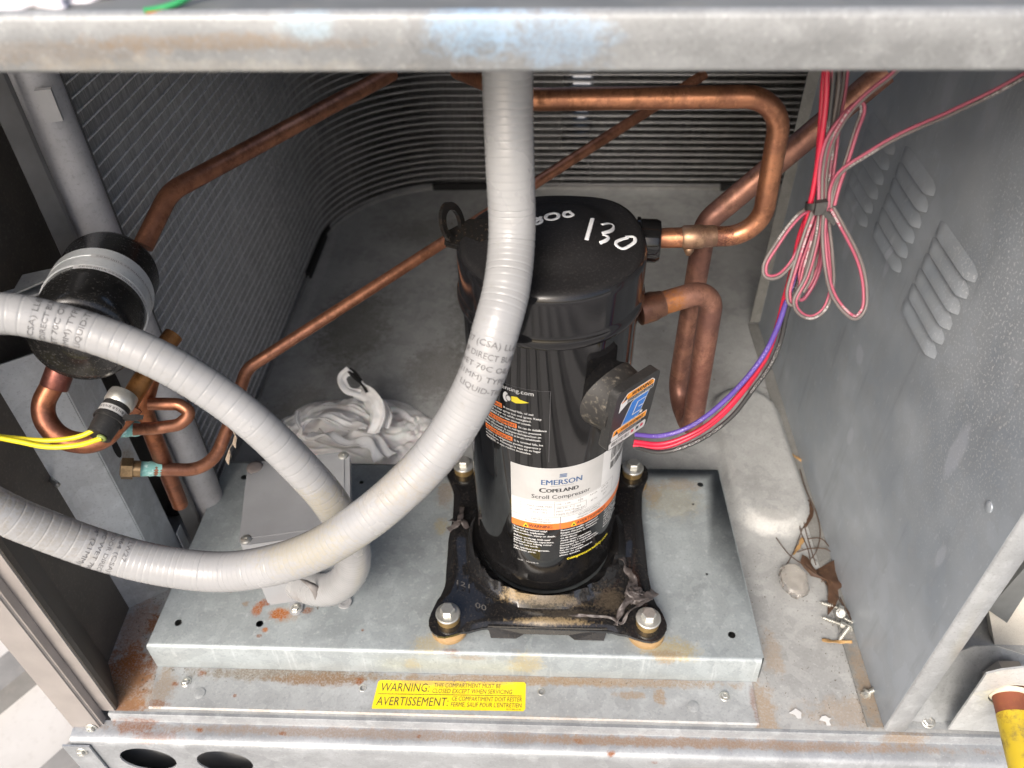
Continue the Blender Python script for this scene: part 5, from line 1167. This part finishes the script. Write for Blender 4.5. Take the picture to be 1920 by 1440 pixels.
for pts in [[(300.9, 155.8, -33.0), (298.6, 126.1, -33.0), (296.2, 93.6, -33.0), (286.1, 62.6, -33.0), (288.2, 33.3, -33.0), (286.9, 15.6, -33.0)], [(306.3, 151.6, -33.0), (306.2, 118.0, -33.0), (309.7, 86.1, -33.0), (307.0, 55.6, -33.0), (296.1, 29.9, -33.0), (285.6, 17.7, -33.0)], [(256.3, 48.5, -33.0), (266.1, 25.6, -33.0), (275.3, 15.3, -33.0)], [(275.6, 29.4, -33.0), (291.4, 34.8, -33.0), (308.7, 33.8, -33.0), (315.6, 26.9, -33.0)], [(255.8, 4.5, -33.0), (264.6, 18.5, -33.0), (273.5, 32.9, -33.0), (289.1, 62.7, -33.0)], [(281.1, 15.5, -33.0), (293.3, -4.7, -33.0), (304.3, -27.5, -33.0), (314.0, -52.4, -33.0)], [(300.6, 160.2, -33.0), (294.9, 101.5, -33.0), (291.5, 55.2, -33.0), (291.8, 12.3, -33.0)], [(251.5, -15.8, -33.0), (252.8, 1.0, -33.0), (264.6, 18.5, -33.0)], [(291.6, 47.9, -33.0), (306.4, 48.2, -33.0), (314.8, 30.4, -33.0)], [(307.1, -27.4, -33.0), (310.2, -46.3, -33.0), (313.0, -59.8, -33.0)], [(246.1, 137.4, -33.0), (251.6, 116.7, -33.0), (257.6, 90.3, -33.0)], [(245.3, 116.6, -33.0), (240.7, 108.3, -33.0), (244.6, 96.4, -33.0)]]: sweep(tw, catmull(pts, 2), .55, 6)
tag(finish('twigs', tw, plain('twig_brown', (.07, .04, .025), .7), None, True), 'tangle of thin dark twigs and leaf stems on the pan', 'twigs')
s = NT('clear_plastic'); s.b.inputs['Transmission Weight'].default_value = .9; s.b.inputs['IOR'].default_value = 1.3
m_clr = s.fin((.90, .87, .83), .10)
tag(crumple('clear_plastic_cap', (263, -10, -30), (14, 19, 7), m_clr, None, 41, 1.3, .16), 'crushed clear plastic cap lying by the dead leaf', 'plastic scrap')
def loose_screw(lb):
    t = thing('loose_screw', lb, 'screw', (0, 0, 0), 'loose sheet metal screws on the pan')
    bm = bmesh.new(); lathe(bm, [(4.6, -1), (4.8, -.3), (4.2, 0)], 20); lathe(bm, [(3.3, -5), (3.5, -4.6), (3.5, -.6)], 6); finish('head', bm, m_zinc, t, True, 30)
    bm = bmesh.new(); sweep(bm, [Vector((0, 0, k * .3)) for k in range(64)], 2, 12, rf=lambda s_, f: (2.0 + .75 * math.cos(s_ * 2 * math.pi / 2.1)) * (1 if f < .85 else max(.15, (1 - f) / .15))); finish('shank', bm, m_zinc, t, True)
    return t
ls0 = None
for i, (p, d, lb) in enumerate([((319.2, -61.5, -34.0), (-13.0, 9.5, 0.0), 'loose zinc screw pointing left against the panel foot'), ((299.2, -58.3, -34.0), (-13.1, 5.8, 0.0), 'loose zinc screw lying at the left of the screw pile'), ((306.0, -63.0, -34.0), (-11.3, -12.3, 0.0), 'loose zinc screw pointing down at the front of the screw pile'), ((300.5, -49.7, -28.0), (0.1, 0.5, -0.9), 'zinc screw standing head up on the pile'), ((305.3, -132.3, -34.0), (15.4, 7.9, 0.0), 'single hex head screw apart from the pile, near the front right corner'), ((302.5, -39.6, -34.0), (-19.6, 7.1, 0.0), 'rusty tipped screw under the dead leaf stem')]):
    if ls0 is None: t = ls0 = loose_screw(lb)
    else: t = copy_tree(ls0, (0, 0, 0)); t['label'] = lb
    t.location = Vector(p) * MM; t.rotation_euler = Vector(d).to_track_quat('Z', 'Y').to_euler()
for lb, p in (('larger white paint fleck on the pan right of the ledge', (236, -152)), ('smaller white paint fleck on the pan nearer the divider', (262, -158))):
    bm = bmesh.new(); pts = [(p[0] + (5 + 3 * math.sin(k * 2.1 + p[0])) * math.cos(k * .6283), p[1] + (4 + 2 * math.cos(k * 1.7)) * math.sin(k * .6283), -37.6) for k in range(10)]; prism(bm, pts, (0, 0, .4)); tag(finish('paint_fleck', bm, m_white), lb, 'paint fleck')

# ================================================================== RIGHT SIDE: GAS PIPE AND NEXT COMPARTMENT
t_gb = thing('pipe_bracket', 'galvanized bracket plate with a hole around the yellow gas pipe', 'bracket', (401.7, -166.0, -28.7))
m_gbz = galv('bracket_plate_zinc', (.55, .57, .57), [((397.3, -166.0, 34.7), (30, 12, 22), (.60, .58, .36), .5)], .35, .4, .5)
bm = bmesh.new(); hx, hz = (397.3, 34.7)
holed(bm, [(368.7, -32.8), (365.1, 68.9), (374.8, 75.6), (390.8, 80.8), (424.0, 73.7), (505.6, -37.3)], [(hx, hz, 17, 17)], lambda x, z: Vector((x, -166, z)), 32); thicken(bm, 1.8); finish('plate', bm, m_gbz, t_gb)
m_rst = paint('rusted_steel', (.16, .045, .02), .75, 0, .6, (.25, .10, .04), .3, .3, .3)
t_gp = thing('gas_pipe', 'yellow painted gas pipe with a rusty end coming through the bracket', 'pipe', (hx, -170, hz))
gp0, gp1 = V((397.2, -167.0, 33.9)), V((389.3, -238.0, 24.2))
m_gpy = paint('pipe_yellow', (.50, .365, .02), .45, 0, .8, (.12, .09, .04), .08, .12, .15, spots=[(tuple(gp0.lerp(gp1, .22)), (16, 12, 16), (.15, .045, .02), 1.0), (tuple(gp0.lerp(gp1, .5)), (7, 14, 30), (.16, .12, .06), .8)])
tube('painted_run', [gp0.lerp(gp1, .22), gp1], 14, m_gpy, t_gp, 32, rf=lambda s_, f: 14)
tube('rusty_end', [gp0 - (gp1 - gp0) * .12, gp0.lerp(gp1, .225)], 13.6, m_rst, t_gp, 32)
bm = bmesh.new(); lathe(bm, [(13.8, -2), (16.2, -2), (15.4, 1), (13.8, 1.6)], 32, axis(gp0 + Vector((0, 1, 0)), gp1 - gp0)); finish('pipe_ring', bm, plain('pale_ring', (.55, .52, .40)), t_gp, True, 40)
t_rt = thing('rear_tray', 'galvanized curved tray behind the gas pipe bracket', 'tray', (401.7, -166.0, -28.7))
bm = bmesh.new(); f_ = [bm.verts.new(V(p)) for p in [(336.0, -158.0, -32.7), (375.2, -120.0, 26.9), (386.4, -118.0, 32.2), (406.0, -118.0, 33.2), (460.3, -118.0, 7.4), (475.9, -150.0, -63.3)]]; bm.faces.new(f_); thicken(bm, 1.5); finish('tray_plate', bm, galv('tray_zinc', (.42, .44, .45), (), .55, .3, .4), t_rt)
bm = bmesh.new(); strip(bm, [(332, -164, -37.3), (336, -100, -37.3)], (300, 0, 0)); finish('tray_floor', bm, m_ledge, t_rt)
bm = bmesh.new(); screw_head(bm, axis((354.0, -157.4, -35.0), (0, -.3, 1)), 6.5, 5, 3); finish('screw', bm, m_zinc, t_rt, True, 30)
bm = bmesh.new(); lathe(bm, [(19, 0), (19, 16)], 6, axis((417.3, -130.0, 6.0), (0, -1, .2))); finish('hex_coupling', bm, plain('coupling_grey', (.22, .21, .20), .4, .6), t_rt)
tag(bpy.data.objects.new('insulation_board', None), None); 
bm = bmesh.new(); prism(bm, [(420.5, -75.0, 22.2), (451.9, -75.0, -44.6), (473.2, -75.0, -66.7), (529.3, -75.0, -72.6), (406.5, -75.0, 210.3), (433.6, -75.0, 71.2)], (0, 14, 0)); tag(finish('insulation_board', bm, paint('speckled_board', (.62, .59, .52), .7, 0, .5, (.30, .24, .18), 1.1, .05)), 'speckled beige insulation board at the right edge above the gas pipe', 'insulation')
bm = bmesh.new(); prism(bm, [(410.0, -84.0, 37.9), (436.1, -84.0, 16.0), (430.0, -84.0, 146.6), (398.0, -84.0, 220.4), (417.7, -84.0, 112.0)], (0, 6, 0)); tag(finish('folded_panel', bm, paint('panel_grey', (.17, .18, .18), .4, .3, .1)), 'dark grey folded sheet at the right edge beside the divider', 'panel')
bm = bmesh.new(); box(bm, (314, -20, -38), (700, -16, 600)); finish('void_sheet', bm, plain('void_shade', (.01, .01, .01), .9), t_rt)  # added black sheet; its colour stands for the shade of the void
bm = bmesh.new(); box(bm, (420, -166, 120), (700, 430, 600)) if False else box(bm, (700, -166, -38), (704, 430, 600)); finish('end_sheet', bm, m_dk, t_rt)
for o in [o for o in bpy.data.objects if o.users_collection == () or len(o.users_collection) == 0]: bpy.data.objects.remove(o)
